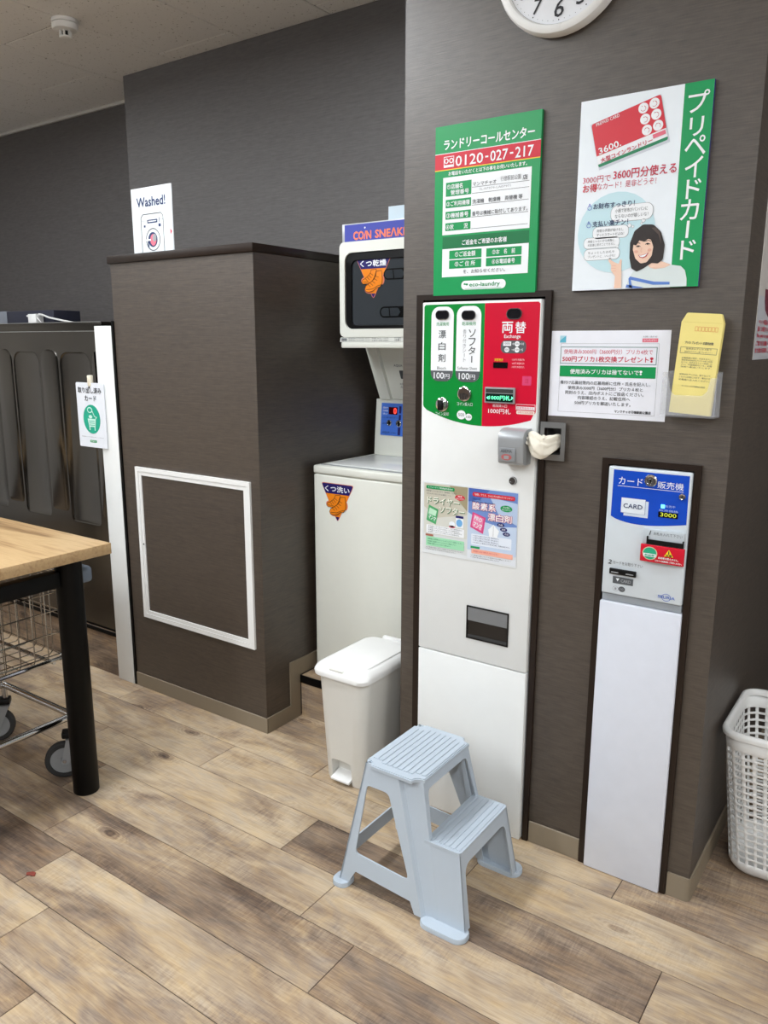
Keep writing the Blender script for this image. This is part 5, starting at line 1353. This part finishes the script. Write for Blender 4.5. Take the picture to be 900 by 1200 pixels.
TX, TY, TZ = -2.037, 1.444, .82
def build_table():
    t = thing('folding_table', 'oak-topped work table with round black metal legs in the left foreground', 'table', (-2.9, 1.0, 0))
    box('tabletop', M_TABLE, t, -3.95, TX, .60, TY, TZ-.034, TZ, bev=.0015)
    for x in (-2.12, -3.86):
        for y in (1.345, .70):
            bm = mesh(); lathe(bm, [(.0385, .0006), (.040, .003), (.040, TZ-.0345)], (x, y, 0), 'z', 40); obj('leg', bm, M_BLK, t)
    for x in (-2.12, -3.86): box('end_rail', M_BLK, t, x-.018, x+.018, .741, 1.304, .700, .748, bev=.002)
    for y in (1.345, .70): box('side_rail', M_BLK, t, -3.82, -2.161, y-.018, y+.018, .7365, .7855, bev=.002) if y < 1 else None
build_table()

def build_cart():
    # wire laundry cart parked under the table
    xa, xb, ya, yb = -2.645, -2.225, .70, 1.385
    t = thing('laundry_cart', 'chrome wire laundry cart on casters under the oak table', 'cart', ((xa+xb)/2, (ya+yb)/2, 0))
    zl = .215
    bm = mesh()
    for p, q in (((xa, ya, zl), (xb, ya, zl)), ((xa, yb, zl), (xb, yb, zl)), ((xa, ya, zl), (xa, yb, zl)), ((xb, ya, zl), (xb, yb, zl))): tube(bm, [p, q], .0115, 12)
    obj('base_frame', bm, M_CHROME, t)
    for x in (xa, xb):
        for y in (ya, yb):
            bm = mesh(); tube(bm, [(x, y, .118), (x, y, .70)], .0105, 12); obj('upright_post', bm, M_CHROME, t)
    # basket
    zb, zt = .425, .70
    ax, bx_, ay, by = xa+.012, xb-.012, ya+.012, yb-.012
    dx, dy = .045, .045
    nx, ny = int((bx_-ax)/dx), int((by-ay)/dy)
    R_ = .0021
    bm = mesh()
    for i in range(nx+1):
        x = ax+(bx_-ax)*i/nx
        tube(bm, [(x, ay, zt), (x, ay, zb+.012), (x, ay+.012, zb), (x, by-.012, zb), (x, by, zb+.012), (x, by, zt)], R_, 6)
    for j in range(1, ny):
        y = ay+(by-ay)*j/ny
        tube(bm, [(ax, y, zt), (ax, y, zb+.012), (ax+.012, y, zb-.004), (bx_-.012, y, zb-.004), (bx_, y, zb+.012), (bx_, y, zt)], R_, 6)
    for zz in (.437, .51, .585, .645, .695):
        tube(bm, [(ax, ay, zz), (bx_, ay, zz), (bx_, by, zz), (ax, by, zz)], R_*1.2, 6, closed=True)
    obj('wire_basket', bm, M_WIRE, t)
    bm = mesh()
    for y in (ay+.03, (ay+by)/2, by-.03): tube(bm, [(ax, y, zb-.014), (bx_, y, zb-.014)], .006, 8)
    tube(bm, [(bx_, ay, zb-.004), (bx_, by, zb-.004)], .007, 8); tube(bm, [(ax, ay, zb-.004), (ax, by, zb-.004)], .007, 8)
    obj('shelf_bars', bm, M_CHROME, t)
    bm = mesh(); tube(bm, [(xa, ya, .71), (xb, ya, .71), (xb, yb, .71), (xa, yb, .71)], .010, 10, closed=True); obj('top_rim', bm, M_CHROME, t)
    GB = pm('blue_grey_bumper', (112, 124, 140), .5)
    for x in (xa, xb):
        for y in (ya, yb): box('corner_bumper', GB, t, x-.024, x+.058, y-.024, y+.078, .668, .722, bev=.014, seg=3)
    for (x, y, ang) in ((xb, yb, 232), (xa, yb, 230), (xb, ya, 215), (xa, ya, 160)):
        a = math.radians(ang); c, s = math.cos(a), math.sin(a)
        cx, cy = x+.036*c, y+.036*s
        T = Matrix.Translation((cx, cy, .0635)) @ Matrix.Rotation(a, 4, 'Z')
        def piece(name, build, mat, par=t):
            bm = mesh(); build(bm); bmesh.ops.transform(bm, matrix=T, verts=bm.verts[:]); return obj(name, bm, mat, par)
        w = piece('caster', lambda b: lathe(b, [(.046, -.013), (.058, -.013), (.0627, -.008), (.0627, .008), (.058, .013), (.046, .013), (.046, -.013)], (0, 0, 0), 'y', 36, cap=False), M_RUB)
        piece('wheel_disc', lambda b: lathe(b, [(.0455, -.010), (.040, -.0105), (.036, -.007), (.014, -.008), (.012, -.013), (.012, .013), (.014, .008), (.036, .007), (.040, .0105), (.0455, .010)], (0, 0, 0), 'y', 36), M_GREYP, w)
        def fork(b):
            for sgn in (-1, 1):
                slab(b, rpoly([(-.012, -.012, .01), (.012, -.012, .01), (-.010, .078, 0), (-.050, .078, 0), (-.040, .05, .01)], 4), [], lambda u, v, d: (u, sgn*(.0165+d), v), 0, .003)
            bx(b, -.052, -.008, -.0195, .0195, .072, .078)
        piece('fork', fork, M_SILV, w)
        piece('axle', lambda b: lathe(b, [(.006, -.022), (.006, .022)], (0, 0, 0), 'y', 14), M_CHROME, w)
        piece('caster_hood', lambda b: bx(b, -.054, .004, -.021, .021, .079, .101, bev=.006), M_BLKP, w)
build_cart()

bm = mesh(); slab(bm, [(-1.889, .998), (-1.878, 1.010), (-1.866, 1.012), (-1.861, 1.004), (-1.868, .996), (-1.874, .999), (-1.882, .992)], [], lambda u, v, d: (u, v, d+.004*math.sin(u*260)**2), .0006, .0016)
tag(obj('dry_leaf', bm, pm('red_brown_leaf', (122, 50, 36), .6), None), 'tiny red-brown scrap of leaf on the floor planks at lower left', 'leaf')
